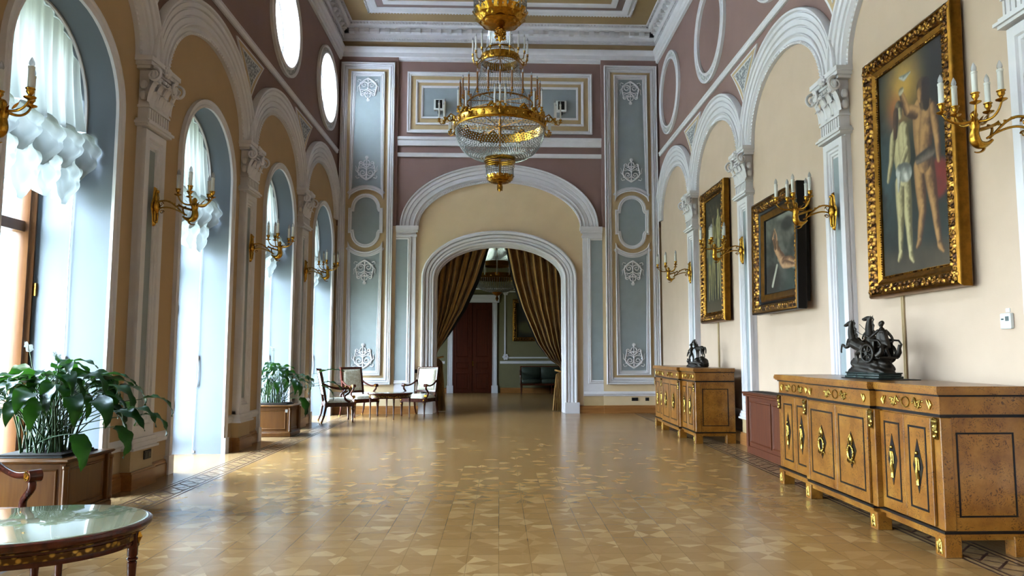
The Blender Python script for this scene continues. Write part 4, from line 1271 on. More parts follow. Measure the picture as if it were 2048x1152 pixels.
t_.bump(nn, .15, .003); t_.b.inputs['Specular IOR Level'].default_value = .25
MAT['oil'] = t_.set(hs, .55)
def lc(c): return lin(c)[:3]
def mixc(a, b, k): return tuple(a[i]+(b[i]-a[i])*k for i in range(3))
def sm(x, a, b): q = max(0, min(1, (x-a)/(b-a))); return q*q*(3-2*q)
def seg(px, py, ax, ay, bx, by):
    dx, dy = bx-ax, by-ay; q = max(0, min(1, ((px-ax)*dx+(py-ay)*dy)/(dx*dx+dy*dy+1e-9)))
    return hypot(px-ax-dx*q, py-ay-dy*q), q, ((px-ax)*dy-(py-ay)*dx)/(hypot(dx, dy)+1e-9)
def vnoise(x, y, s=0):
    def h(i, j): return (sin(i*127.1+j*311.7+s*74.7)*43758.5453) % 1
    i, j = math.floor(x), math.floor(y); f, g = x-i, y-j; f = f*f*(3-2*f); g = g*g*(3-2*g)
    return (h(i, j)*(1-f)+h(i+1, j)*f)*(1-g)+(h(i, j+1)*(1-f)+h(i+1, j+1)*f)*g
def fbm(x, y, s=0): return .5*vnoise(x, y, s)+.3*vnoise(2*x, 2*y, s+1)+.2*vnoise(4*x, 4*y, s+2)
def limbs(col, x, y, parts, soft=.02):
    # parts: (ax,ay,bx,by,r0,r1,colour light,colour dark), painted with rounded modelling
    for ax, ay, bx, by, r0, r1, cl, cd in parts:
        d, q, side = seg(x, y, ax, ay, bx, by); r = (r0+(r1-r0)*q)*1.08*(1+.12*sin(pi*q))
        k = 1-sm(d, r-soft*.5, r+soft*.5)
        if k > 0:
            s = max(-1, min(1, side/r)); nz_ = fbm(x*16, y*16, 31); shade = mixc(cd, cl, min(1, sm(s+.9*(nz_-.5), -.8, .55)*(1-.45*sm(s, .5, 1))*(.75+.45*nz_)))
            col = mixc(col, shade, k)
    return col
SK1, SK1d = lc((206, 190, 140)), lc((96, 84, 50)); SK2, SK2d = lc((188, 140, 84)), lc((74, 42, 22)); HAIR = lc((44, 26, 16))
def pic_two(u, v):
    x = u*1.0; y = v*1.72                           # aspect corrected
    n = fbm(u*5, v*8, 3); n2 = fbm(u*14, v*20, 9)
    c = mixc(lc((18, 24, 20)), lc((44, 52, 44)), n)
    glow = exp(-(((x-.40)/.22)**2+((y-1.52)/.24)**2)); c = mixc(c, lc((206, 160, 66)), min(1, glow*.95*(.6+.6*n)))
    c = mixc(c, lc((186, 96, 46)), .6*exp(-(((x-.27)/.10)**2+((y-1.35)/.14)**2)))
    c = mixc(c, lc((60, 82, 86)), .75*sm(n, .35, .6)*exp(-(((x-.10)/.22)**2+((y-.85)/.35)**2)))
    c = mixc(c, lc((34, 22, 18)), sm(x, .6, .95)*sm(y, 1.1, 1.4)*.8)
    c = mixc(c, lc((128, 34, 24)), (1-sm(hypot((x-.86)/.17, (y-.66)/.17), .7, 1.05))*(.55+.6*n2))
    c = mixc(c, lc((86, 70, 50)), (1-sm(y, .10, .26))*.65*(.5+n))
    # pale bird shape in the glow
    c = limbs(c, x, y, [(.36, 1.60, .43, 1.575, .010, .022, lc((196, 198, 188)), lc((120, 126, 120))), (.43, 1.575, .52, 1.59, .022, .008, lc((196, 198, 188)), lc((110, 116, 112)))])
    # back figure (right), arm raised
    P = lambda a, b, c_, d, r0, r1: (a, b, c_, d, r0, r1, SK2, SK2d)
    c = limbs(c, x, y, [P(.60, .80, .63, .45, .07, .05), P(.63, .45, .57, .22, .045, .03), P(.57, .22, .54, .19, .03, .02),
        P(.74, .80, .80, .46, .07, .048), P(.80, .46, .85, .16, .045, .028), P(.85, .16, .89, .12, .03, .02),
        P(.66, 1.22, .68, .84, .115, .095), P(.75, 1.2, .69, .9, .09, .08), P(.58, 1.24, .45, 1.30, .05, .042), P(.45, 1.30, .37, 1.47, .04, .028), P(.83, 1.2, .87, .95, .045, .036), P(.87, .95, .88, .80, .036, .026)])
    c = limbs(c, x, y, [(.68, 1.42, .70, 1.28, .065, .05, mixc(HAIR, SK2, .2), HAIR), (.65, 1.38, .655, 1.33, .035, .03, SK2, SK2d), (.74, 1.42, .74, 1.25, .05, .04, HAIR, HAIR)])
    c = limbs(c, x, y, [(.59, .86, .79, .88, .035, .04, lc((120, 106, 92)), lc((50, 40, 34)))])
    c = limbs(c, x, y, [(.365, 1.48, .39, 1.485, .028, .024, lc((204, 194, 166)), lc((120, 110, 84)))])
    # front pale figure (left)
    Q = lambda a, b, c_, d, r0, r1: (a, b, c_, d, r0, r1, SK1, SK1d)
    c = limbs(c, x, y, [Q(.40, .72, .42, .40, .07, .05), Q(.42, .40, .44, .13, .045, .028), Q(.30, .74, .30, .42, .065, .045), Q(.30, .42, .28, .16, .042, .026), Q(.28, .16, .25, .12, .03, .02), Q(.44, .13, .47, .09, .03, .02),
        Q(.30, 1.14, .37, .80, .095, .09), Q(.38, 1.15, .40, .92, .07, .08), Q(.42, 1.16, .42, .98, .038, .034), Q(.42, .98, .30, .83, .034, .024), Q(.22, 1.14, .18, .95, .045, .036), Q(.18, .95, .12, .80, .034, .024)])
    c = limbs(c, x, y, [(.32, 1.36, .33, 1.30, .055, .045, mixc(HAIR, SK1, .3), HAIR), (.34, 1.32, .345, 1.29, .035, .03, SK1, SK1d), (.28, 1.33, .26, 1.14, .04, .03, lc((92, 60, 36)), HAIR)])
    w_ = .6+.5*sin((x*60+y*24))
    c = limbs(c, x, y, [(.31, .83, .42, .80, .06, .07, mixc(lc((224, 220, 206)), lc((150, 150, 140)), max(0, min(1, w_))), lc((96, 98, 92))), (.30, .80, .28, .68, .03, .012, lc((206, 204, 192)), lc((110, 108, 100)))])
    return mixc(c, (0, 0, 0), .0)
def pic_storm(u, v):
    x = u; y = v*1.2; n = fbm(u*4+v*2, v*5, 5); n2 = fbm(u*12, v*12, 8)
    c = mixc(lc((44, 46, 40)), lc((136, 136, 124)), sm(n, .25, .75)*(.4+.6*sm(y, .4, 1.1)))
    d, q, s = seg(x, y, .05, 1.1, .75, .85); c = mixc(c, lc((140, 136, 122)), .5*(1-sm(d, .05, .2))*n2)
    c = mixc(c, lc((24, 22, 20)), .85*(1-sm(hypot((x-.72)/.2, (y-1.02)/.13), .6, 1.1)))
    c = mixc(c, lc((46, 60, 50)), .7*sm(x, .5, .8)*(1-sm(y, .35, .6)))
    d, q, s = seg(x, y, .45, .52, .98, .34); c = mixc(c, lc((150, 160, 140)), .7*(1-sm(abs(d-.03-.02*n2), .0, .03)))
    c = mixc(c, lc((38, 28, 20)), (1-sm(hypot((x-.22)/.3, (y-.22)/.3), .6, 1.1))*.85)
    d, q, s = seg(x, y, .38, .42, .22, .12); c = mixc(c, lc((196, 192, 170)), .85*(1-sm(d, .008+.02*n2, .035)))
    S, Sd = lc((206, 160, 118)), lc((104, 66, 42))
    P = lambda a, b, c_, d_, r0, r1: (a, b, c_, d_, r0, r1, S, Sd)
    c = limbs(c, x, y, [P(.36, .70, .46, .58, .07, .06), P(.46, .58, .60, .44, .07, .085), P(.60, .44, .80, .46, .07, .05), P(.80, .46, .96, .40, .045, .03), P(.62, .41, .84, .37, .06, .04), P(.84, .37, .98, .35, .035, .02),
        P(.33, .74, .24, .88, .03, .025), P(.24, .88, .31, 1.0, .025, .02), P(.38, .76, .36, .90, .03, .025), P(.36, .90, .30, 1.0, .024, .018)])
    c = limbs(c, x, y, [(.31, .82, .33, .76, .042, .036, S, Sd), (.28, .83, .33, .70, .03, .03, lc((120, 80, 46)), lc((50, 30, 18))), (.40, .78, .42, .66, .03, .015, lc((128, 92, 56)), lc((60, 40, 24)))])
    return c
def pic_group(u, v):
    x = u; y = v*1.78; n = fbm(u*6, v*9, 12); n2 = fbm(u*16, v*22, 4)
    c = mixc(lc((26, 24, 18)), lc((66, 62, 46)), n)
    c = mixc(c, lc((120, 108, 78)), .5*sm(n2, .5, .8)*sm(y, 1.2, 1.6))
    G, Gd = lc((190, 178, 122)), lc((84, 76, 44))
    P = lambda a, b, c_, d_, r0, r1: (a, b, c_, d_, r0, r1, G, Gd)
    for dx, hgt, k in ((.20, 1.16, .75), (.42, 1.30, .6), (.70, 1.40, 1.0)):
        c2 = limbs(c, x, y, [P(dx, hgt, dx+.02, hgt-.45, .075, .08), P(dx-.02, hgt-.45, dx-.03, .55, .055, .04), P(dx-.03, .55, dx-.04, .2, .038, .022), P(dx+.05, hgt-.45, dx+.08, .55, .055, .04), P(dx+.08, .55, dx+.09, .22, .038, .022),
            P(dx-.08, hgt, dx-.13, hgt-.25, .03, .026), P(dx+.08, hgt, dx+.11, hgt-.28, .03, .024), P(dx, hgt+.17, dx, hgt+.10, .042, .035)])
        c = mixc(c, c2, k)
        c = limbs(c, x, y, [(dx-.04, hgt+.19, dx+.03, hgt+.20, .025, .025, lc((90, 66, 34)), HAIR)])
    c = mixc(c, lc((70, 96, 96)), .5*(1-sm(hypot((x-.25)/.16, (y-.85)/.12), .6, 1.1)))
    c = mixc(c, lc((92, 74, 44)), (1-sm(y, .1, .25))*.5)
    return c
def painting(label, X, y0, y1, z0, z1, fn, nx, ny, fw_, depth, style, rot=0, lean=.02, mp=None):
    w, h = y1-y0, z1-z0
    t = thing('framed_painting', label, 'painting', (X, (y0+y1)/2, (z0+z1)/2), rot)
    # local: painting faces -y, width along x
    t.rotation_euler = (lean, 0, rot)
    fr = MB(); mp_ = lambda u, v, hh=0: (u, -hh, v)
    R_ = [(-w/2, -h/2), (-w/2, h/2), (w/2, h/2), (w/2, -h/2)]
    if style == 'carved':
        fr.mold(R_, [(-.02, -.0), (0, .02), (0, depth-.03), (-.012, depth-.01), (-.03, depth), (-.045, depth-.015)], mp_, True, 1)
        fr.mold(R_, [(-.045, depth-.015), (-.075, depth+.004), (-.11, depth-.02), (-.125, depth-.045)], mp_, True, 0)
        fr.mold(R_, [(-.125, depth-.045), (-.14, depth-.035), (-fw_+.02, depth-.06), (-fw_, depth-.055), (-fw_, .02)], mp_, True, 1)
        # carved leaves along the frame
        def carve(x, z, ax):
            for k in (-1, 1):
                c_ = (x+(k*.018 if ax == 'z' else .012*k), -(depth), z+(k*.018 if ax == 'x' else .012*k))
                fr.ball(c_, .019, 7, 4, 0, (1.1, .55, 1.1))
            fr.ball((x, -depth-.003, z), .011, 6, 4, 0)
        nz = int(h/.072)
        for i in range(nz):
            z = -h/2+.05+(h-.1)*i/(nz-1)
            for s in (-1, 1): carve(s*(w/2-.078), z, 'z')
        nxx = int(w/.072)
        for i in range(nxx):
            x = -w/2+.05+(w-.1)*i/(nxx-1)
            for s in (-1, 1): carve(x, s*(h/2-.078), 'x')
        nb = int(h/.028)
        for i in range(nb):
            for s in (-1, 1): fr.octa((s*(w/2-fw_+.012), -(depth-.052), -h/2+fw_+(h-2*fw_)*i/(nb-1)), .011, mi=0)
        nb = int(w/.028)
        for i in range(nb):
            for s in (-1, 1): fr.octa((-w/2+fw_+(w-2*fw_)*i/(nb-1), -(depth-.052), s*(h/2-fw_+.012)), .011, mi=0)
        fr.build('frame', [MAT['frame'], MAT['frame_plain']], t, 40)
    else:
        fr.mold(R_, [(-.10, .0), (-.10, .05), (-.02, .07), (0, .09), (0, depth-.01), (-.012, depth)], mp_, True, 2)
        fr.mold(R_, [(-.012, depth), (-.03, depth+.006), (-.035, depth-.01)], mp_, True, 1)
        fr.mold(R_, [(-.035, depth-.01), (-.06, depth-.004), (-.10, depth-.02), (-.125, depth-.06)], mp_, True, 0)
        fr.mold(R_, [(-.125, depth-.06), (-.14, depth-.075), (-.165, depth-.08)], mp_, True, 2)
        fr.mold(R_, [(-.165, depth-.08), (-.185, depth-.065), (-fw_+.01, depth-.085)], mp_, True, 1)
        fr.mold(R_, [(-fw_+.01, depth-.085), (-fw_, depth-.10), (-fw_, .02)], mp_, True, 2)
        for i in range(int(h/.06)):
            z = -h/2+.04+.06*i
            for s in (-1, 1): fr.ball((s*(w/2-.08), -(depth-.012), z), .02, 7, 4, 0, (1, .5, 1.2))
        for i in range(int(w/.06)):
            x = -w/2+.04+.06*i
            for s in (-1, 1): fr.ball((x, -(depth-.012), s*(h/2-.08)), .02, 7, 4, 0, (1.2, .5, 1))
        fr.build('frame', [MAT['frame'], MAT['frame_plain'], MAT['black']], t, 40)
    me = paint_canvas(w-2*fw_+.01, h-2*fw_+.01, fn, nx, ny); me.materials.append(MAT['oil'])
    cv = bpy.data.objects.new('canvas', me); COL.objects.link(cv); cv.parent = t; cv.location = (0, -(depth-.07) if style == 'carved' else -(depth-.11), 0)
    return t
# facing -x: local -y -> world -x : rotate by -90 deg about z
painting('largest gilt-framed painting of two pale standing figures under a golden sky', W-.03, 5.51, 6.94, 1.88, 4.22, pic_two, 170, 290, .20, .12, 'carved', -pi/2, -.012)
painting('black and gold framed stormy painting of a reclining pale figure', W-.03, 8.42, 9.97, 1.88, 3.42, pic_storm, 130, 150, .27, .20, 'black', -pi/2, -.02)
painting('farther gilt-framed tall painting of a group of pale standing figures', W-.03, 11.48, 12.86, 1.88, 4.21, pic_group, 110, 190, .18, .12, 'carved', -pi/2, -.012)
def pic_dark(u, v):
    n = fbm(u*5, v*5, 2); c = mixc(lc((20, 18, 14)), lc((52, 50, 36)), n); return mixc(c, lc((120, 116, 70)), .5*(1-sm(hypot((u-.3)/.3, (v-.3)/.2), .5, 1.1)))
pd = painting('dark painting above the sofa in the room beyond', 0, 0, 1.7, 1.79, 3.26, pic_dark, 40, 40, .12, .10, 'carved', 0, 0)
pd.location = (.455+.85, R1_-.01, 2.52)

# ---- small wall items
def wall_box(name, label, cat, face, x, y, z, w, h, d, mat, extra=None):
    mb = MB(); mb.bbox(-w/2, w/2, -d, 0, -h/2, h/2, min(.006, d*.3))
    t = thing(name, label, cat, (x, y, z), face)
    mb.build('housing', mat, t, 30)
    if extra: extra(t)
    return t
def sock2(t):
    m = MB()
    for s in (-1, 1): m.bbox(s*.033-.026, s*.033+.026, -.014, -.009, -.027, .027, .003)
    m.build('socket_insert', MAT['black'], t)
def sock1(t):
    m = MB(); m.bbox(-.026, .026, -.014, -.009, -.027, .027, .003); m.build('socket_insert', MAT['black'], t)
wall_box('wall_socket', 'double brown wall socket low beside the far right corner', 'socket', 0, 3.10, D-PIER, .315, .145, .075, .01, MAT['dark'], sock2)
wall_box('wall_socket', 'single brown wall socket closest to the far right corner', 'socket', 0, 3.385, D-PIER, .315, .085, .075, .01, MAT['dark'], sock1)
wall_box('wall_socket', 'single dark wall switch left of the doorway behind the armchair', 'socket', 0, -1.882, D, .955, .08, .08, .012, MAT['dark'], sock1)
wall_box('wall_socket', 'double dark wall socket on the pier left of the open window', 'socket', pi/2, -W+.10, 7.80, .31, .15, .09, .012, MAT['dark'], sock2)
def thermo(t):
    m = MB(); m.bbox(.006, .042, -.036, -.030, .0, .034, .002); m.build('display', MAT['screen'], t)
    m = MB(); m.bbox(-.04, -.012, -.035, -.030, .008, .02, .002); m.lathe([(.001, 0), (.012, .001), (.012, .004)], 0, 0, 0, 12)
    m.build('button', MAT['screen'], t)
tt = wall_box('thermostat', 'white thermostat on the right wall near the right edge', 'thermostat', -pi/2, W, 5.22, 1.59, .11, .115, .032, MAT['plastic'], thermo)
m = MB(); m.bbox(-.022, .022, -.008, 0, .065, .095, .002); m.build('sensor', MAT['plastic'], tt)
for y, z1, lb in ((6.60, 1.92, 'thin beige cable duct below the largest painting'), (12.30, 1.92, 'thin beige cable duct below the farther gilt painting')):
    mb = MB(); mb.bbox(W-.022, W, y-.02, y+.02, .5, z1, .004); mb.bbox(W-.028, W, y-.006, y+.006, .5, z1, .002)
    tag(mb.build('cable_duct', MAT['beige2']), lb, 'cable duct')
def speaker(x, label):
    t = thing('wall_speaker', label, 'speaker', (x, D-.01, 7.16))
    m = MB(); m.bbox(-.12, .12, -.12, -.02, -.13, .13, .01); m.bbox(-.05, .05, -.03, .0, -.05, .05, .004); m.build('housing', MAT['plastic'], t, 30)
    m = MB(); m.grid(lambda u, v: ((u-.5)*.15, -.125-.012*sin(pi*u)*sin(pi*v), -.09+.2*v*1.0), 8, 8); m.bbox(-.075, .075, -.125, -.118, -.09, .11, .003)
    m.build('grille', MAT['dark'], t, 40)
    m = MB(); m.bbox(-.03, .03, -.09, -.02, -.2, -.13, .004); m.build('bracket', MAT['dark'], t)
speaker(-1.43, 'white box speaker with dark grille, left one in the panel above the arch')
speaker(1.44, 'white box speaker with dark grille, right one in the panel above the arch')
# ---- burl sideboards (local: x towards the room = -x, y along the wall from 0 to L)
SL, SB, SH = 2.83, .60, 1.13
def front_x(y): return -.05 if .83 <= y <= 2.0 else 0.0
def plan(off, over=0.0):
    # breakfront outline, off = projection of the face
    a, b = .83, 2.0
    return [(SB, -over), (-off, -over), (-off, a-over), (-off-.05, a-over), (-off-.05, b+over), (-off, b+over), (-off, SL+over), (SB, SL+over)]
def slab(mb, loop, z0, z1, mi=0): mb.extr(loop, lambda u, v, h: (u, v, h), z0, z1, mi)
def make_sideboard(label, loc):
    t = thing('sideboard', label, 'sideboard', loc, 0, 'burl wood sideboards along the right wall')
    m = MB(); slab(m, plan(-.012), .17, .92); slab(m, plan(0.0), .94, 1.06)
    slab(m, plan(.012, .012), .135, .155)
    for y0, y1 in ((.20, .72), (.98, 1.86), (2.12, 2.64)): m.bbox(front_x((y0+y1)/2)+.004, front_x((y0+y1)/2)+.02, y0-.1, y1+.1, .10, .14, .003)
    m.bbox(.1, SB-.1, .0, .02, .11, .14, .003); m.bbox(.1, SB-.1, SL-.02, SL, .11, .14, .003)
    for yy in (.0, .765, 1.995, SL-.07):     # square columns at the joints
        fx = -.004 if yy in (.0,) or yy > 2.5 else -.054
        yo = -.004 if yy == 0 else (.004 if yy > 2.5 else 0)
        m.bbox(fx, fx+.08, yy+yo, yy+.07+yo, .173, .919, .004)
    m.build('carcass', MAT['burl'], t, 30)
    m = MB(); slab(m, plan(.018, .018), .155, .172); slab(m, plan(.006, .006), .92, .94); slab(m, plan(.012, .012), 1.06, 1.073)
    m.build('ebony_banding', MAT['black'], t)
    m = MB(); slab(m, plan(.030, .030), 1.073, 1.085); slab(m, plan(.040, .040), 1.085, 1.115); slab(m, plan(.034, .034), 1.115, 1.13)
    m.build('top', MAT['burl'], t, 30)
    for yy, fx in ((0.0, 0), (.77, -.05), (1.97, -.05), (SL-.09, 0)):
        m = MB(); m.bbox(fx-.016, fx+.10, yy-.010, yy+.10, 0, .136, .004); f = m.build('foot', MAT['burl'], t, 30)
        m = MB()
        for k in range(3): m.ball((fx-.018, yy+.045, .035+.033*k), .014, 8, 5, sc=(.35, 1, 1.25))
        m.tube([(fx-.018, yy+.02+.05*(i/8), .02+.09*abs(sin(i*.9))) for i in range(9)], .005, 5)
        m.build('foot_mount', MAT['ormolu'], f, 50)
    for yy in (-.010, SL-.09):
        m = MB(); m.bbox(SB-.14, SB, yy, yy+.10, 0, .136, .004); m.build('foot', MAT['burl'], t, 30)
    # doors
    def door(y0, y1, kind):
        fx = front_x((y0+y1)/2); x = fx-.002; yc = (y0+y1)/2
        m = MB(); m.bbox(x-.010, x+.012, y0, y1, .18, .91, .003)
        d = m.build('door', MAT['burl'], t, 30)
        ins = .05 if kind == 'c' else .055
        mp = lambda u, v, h=0: (x-.010-h, u, v)
        m = MB(); m.mold([(y0+ins, .26), (y0+ins, .84), (y1-ins, .84), (y1-ins, .26)], [(0, 0), (0, .003), (-.015, .003), (-.015, 0)], mp, True)
        if kind == 'c':
            m.extr([(yc-.085, .56), (yc, .71), (yc+.085, .56), (yc, .41)], mp, 0, .003)
        else: m.extr([(yc-.062, .56), (yc, .75), (yc+.062, .56), (yc, .37)], mp, 0, .003)
        m.build('ebony_inlay', MAT['black'], d)
        m = MB()
        P = lambda u, v, h=.008: (x-.010-h, yc+u, v)
        if kind == 'c':
            m.tube([P(.045*cos(a), .535+.055*sin(a)) for a in [i*2*pi/20 for i in range(20)]], .011, 7, closed=True)
            for i in range(16): a = i*2*pi/16; m.ball(P(.047*cos(a), .535+.057*sin(a), .012), .010, 6, 4)
            m.tube([P(-.018, .595), P(-.03, .635), P(-.012, .67), P(.0, .69)], [.006, .010, .009, .003], 6)
            m.tube([P(.018, .595), P(.03, .635), P(.012, .67), P(.0, .69)], [.006, .010, .009, .003], 6)
            m.ball(P(0, .645), .02, 8, 5, sc=(.5, 1, 1.5))
            for s in (-1, 1): m.tube([P(0, .47), P(s*.03, .46), P(s*.055, .475), P(s*.065, .455)], [.012, .012, .009, .003], 6)
            m.tube([P(0, .49), P(0, .44)], [.014, .004], 6)
        else:
            m.tube([P(.0, .47), P(.004, .52), P(-.004, .57), P(.0, .62)], [.012, .016, .013, .018], 8)
            m.ball(P(0, .65), .014, 8, 6); m.tube([P(.006, .47), P(.010, .44), P(.006, .425)], [.009, .007, .010], 6); m.tube([P(-.008, .47), P(-.006, .44), P(-.014, .425)], [.009, .007, .009], 6)
            m.tube([P(.016, .62), P(.026, .59), P(.016, .56)], [.007, .006, .004], 6); m.tube([P(-.016, .62), P(-.022, .58), P(-.022, .53)], [.007, .006, .004], 6)
            m.tube([P(-.014, .60), P(.004, .53), P(-.012, .47)], [.010, .014, .016], 6)
        m.build('gilt_mount', MAT['ormolu'], d, 60)
    door(.10, .43, 'e'); door(.435, .76, 'e')
    door(.87, 1.41, 'c'); door(1.415, 1.96, 'c')
    door(2.08, 2.405, 'e'); door(2.41, 2.74, 'e')
    # frieze mounts
    def frieze(y0, y1):
        fx = front_x((y0+y1)/2); L = y1-y0; yc = (y0+y1)/2; m = MB(); P = lambda u, v, h=.004: (fx-h, yc+u, 1.0+v)
        m.tube([P(.05*cos(a), .036*sin(a)) for a in [i*2*pi/20 for i in range(20)]], .005, 6, closed=True)
        m.build('frieze_wreath', MAT['ormolu'], t, 60)
        for s in (-1, 1):
            m = MB()
            for r_, o in ((.035, .0), (.024, .008)):
                m.tube([P(s*(.10+.09*q)+0, r_*sin(q*7+o*90)) for q in [i/14 for i in range(15)]], [.008-.003*abs(i-7)/7 for i in range(15)], 6)
            for k in range(7): m.ball(P(s*(.09+.02*k), .022*sin(k*2.2)), .011, 6, 4, sc=(.5, 1.3, .9))
            m.tube([P(s*(L/2-.05), .03), P(s*(L/2-.03), .0), P(s*(L/2-.05), -.035)], [.006, .012, .004], 6)
            m.tube([P(s*(L/2-.08), .03), P(s*(L/2-.06), .0), P(s*(L/2-.05), -.035)], [.006, .009, .004], 6)
            m.build('frieze_mount', MAT['ormolu'], t, 60)
    frieze(.06, .76); frieze(.87, 1.97); frieze(2.08, 2.78)
    for yy, fx in ((.035, 0), (.80, -.05), (2.03, -.05), (SL-.035, 0)):
        m = MB(); P = lambda u, v, h=.0: (fx-.006-h, yy+u, v)
        m.grid(lambda u, v: (fx-.004-.022*sin(pi*v*.8+.3)-.012*(v > .8), yy+(u-.5)*.066*(.55+.45*v), .77+.14*v), 6, 12)
        for k in range(4): m.ball(P((-1)**k*.013, .79+.033*k, .014), .015, 7, 4, sc=(.7, 1, 1.2))
        m.tube([P(-.03, .90, .01), P(0, .912, .02), P(.03, .90, .01)], .009, 6)
        m.build('column_mount', MAT['ormolu'], t, 60)
    # side panels
    for yy, sg in ((-.0, -1), (SL, 1)):
        m = MB(); mp = lambda u, v, h=0: (u, yy+sg*h, v)
        m.mold([(.10, .26), (.10, .82), (SB-.10, .82), (SB-.10, .26)], [(0, .0), (0, .003), (-.012, .003), (-.012, 0)], mp, True)
        m.build('ebony_inlay', MAT['black'], t)
    return t
sb = make_sideboard('nearest burl wood sideboard with gilt mounts, under the chariot bronze', (2.975, 4.85, 0))
copy_tree(sb, 'farther burl wood sideboard with gilt mounts, under the horse and rider bronze', (2.975, 10.99, 0))

# ---- radiator covers
def radiator(label, y0, y1, x0=3.40):
    t = thing('radiator_cover', label, 'radiator cover', (0, 0, 0)); t.location = (x0, y0, 0); L = y1-y0; dd = W-.02-x0
    if dd > .34: dd = .34
    m = MB(); m.bbox(.03, dd, .02, L-.02, .06, .77, .004); m.bbox(.015, dd, .0, L, .0, .10, .006)
    m.bbox(.01, .05, .0, .07, .08, .77, .004); m.bbox(.01, .05, L-.07, L, .08, .77, .004)
    m.build('carcass', MAT['redwood'], t, 30)
    m = MB(); n = max(1, int(L/.9))
    for i in range(n):
        a = .1+(L-.2)*i/n+.02; b = .1+(L-.2)*(i+1)/n-.02
        m.mold([(a, .14), (a, .72), (b, .72), (b, .14)], [(0, 0), (0, .012), (-.015, .016), (-.03, 0)], lambda u, v, h=0: (.03-h, u, v), True)
    m.build('front_panel', MAT['redwood'], t, 30)
    m = MB(); m.bbox(-.02, dd, -.02, L+.02, .77, .80, .008); m.bbox(-.03, dd, -.03, L+.03, .80, .83, .008)
    m.build('top', MAT['redwood'], t, 30)
    m = MB()
    for i in range(int(L/.03)): m.box(.08, dd-.06, .08+i*.03, .09+i*.03, .829, .833)
    m.build('grille', MAT['black'], t)
radiator('red-brown wooden radiator cover between the two burl sideboards', 8.20, 10.03)
radiator('dark red-brown radiator cover half hidden behind the farther sideboard in the corner', 14.12, 15.55, 3.36)

# ---- bronzes
def remesh(o, vox=.006, smooth=True):
    md = o.modifiers.new('skin', 'REMESH'); md.mode = 'VOXEL'; md.voxel_size = vox; md.use_smooth_shade = True
    md2 = o.modifiers.new('soft', 'SMOOTH'); md2.factor = .5; md2.iterations = 2
def limb(mb, pts, rr, n=10):
    mb.tube(pts, rr, n)
    mb.ball(pts[0], rr[0], n, 6); mb.ball(pts[-1], rr[-1], n, 6)
def catm(pts, rr, k=4):
    P = [Vector(p) for p in pts]; out = []; ro = []
    for i in range(len(P)-1):
        p0 = P[max(0, i-1)]; p1 = P[i]; p2 = P[i+1]; p3 = P[min(len(P)-1, i+2)]
        for j in range(k):
            t = j/k
            out.append(.5*((2*p1)+(-p0+p2)*t+(2*p0-5*p1+4*p2-p3)*t*t+(-p0+3*p1-3*p2+p3)*t**3)); ro.append(rr[i]+(rr[i+1]-rr[i])*t)
    out.append(P[-1]); ro.append(rr[-1]); return out, ro
def horse(mb, ox, oy, oz, pitch, S, pose):
    # local horse faces +y; pitched up by 'pitch' about the hips. S ~ body length
    s0 = len(mb.v)
    def L(pts, rr, k=4):
        a, b = catm(pts, rr, k); limb(mb, a, b)
    # barrel, chest, croup
    L([(0, -.10, .02), (0, .02, .035), (0, .20, .02), (0, .42, .03), (0, .54, .04)], [.10, .155, .145, .165, .12])
    L([(0, .50, .10), (0, .62, .26), (0, .70, .42), (0, .73, .52)], [.13, .105, .075, .06])       # neck arched
    L([(0, .71, .53), (0, .80, .50), (0, .91, .42), (0, .97, .37)], [.062, .062, .042, .034])      # head, nose down-forward
    L([(0, .93, .36), (0, .86, .41)], [.022, .034])
    for s in (-1, 1): mb.tube([(s*.03, .70, .56), (s*.035, .69, .63), (s*.03, .70, .66)], [.018, .014, .003], 6)
    # mane
    for i in range(9):
        q = i/8; y = .48+.22*q; z = .20+.38*q; mb.ball((.0+.02*sin(i*2), y-.09+.02*q, z+.02), .045-.01*q, 8, 5, sc=(.5, .9, 1.1))
    # tail
    L([(0, -.18, .08), (0, -.27, .06), (0, -.32, -.08), (.01, -.31, -.24), (.02, -.29, -.34)], [.03, .045, .05, .04, .012])
    for key, pts in pose.items():
        L(pts, [.085, .06, .034, .026, .030] if key[0] == 'h' else [.06, .045, .030, .024, .028])
    M = Matrix.Translation((ox, oy, oz)) @ Matrix.Scale(S, 4) @ Matrix.Rotation(pitch, 4, 'X')
    mb.xf(M, s0)
def rear_pose(sx):
    return {'h1': [(.09, -.02, -.04), (.10, .06, -.20), (.10, -.05, -.38), (.10, .03, -.56), (.10, .06, -.58)],
            'h2': [(-.09, -.02, -.04), (-.10, .12, -.18), (-.10, .02, -.36), (-.10, .10, -.52), (-.10, .13, -.54)],
            'f1': [(.08, .48, -.02), (.09, .66, -.08), (.09, .82, .02), (.09, .86, -.14), (.09, .84, -.18)],
            'f2': [(-.08, .48, -.02), (-.09, .62, -.16), (-.09, .80, -.14), (-.09, .80, -.32), (-.09, .78, -.36)]}
stand = {'h1': [(.09, -.02, -.04), (.10, .02, -.24), (.10, -.07, -.42), (.10, -.04, -.66), (.10, -.01, -.70)],
         'h2': [(-.09, -.02, -.04), (-.10, -.04, -.24), (-.10, -.14, -.42), (-.10, -.13, -.66), (-.10, -.10, -.70)],
         'f1': [(.08, .46, -.04), (.085, .48, -.24), (.085, .47, -.42), (.085, .46, -.64), (.085, .49, -.69)],
         'f2': [(-.08, .46, -.04), (-.085, .42, -.24), (-.085, .40, -.42), (-.085, .38, -.64), (-.085, .41, -.69)]}
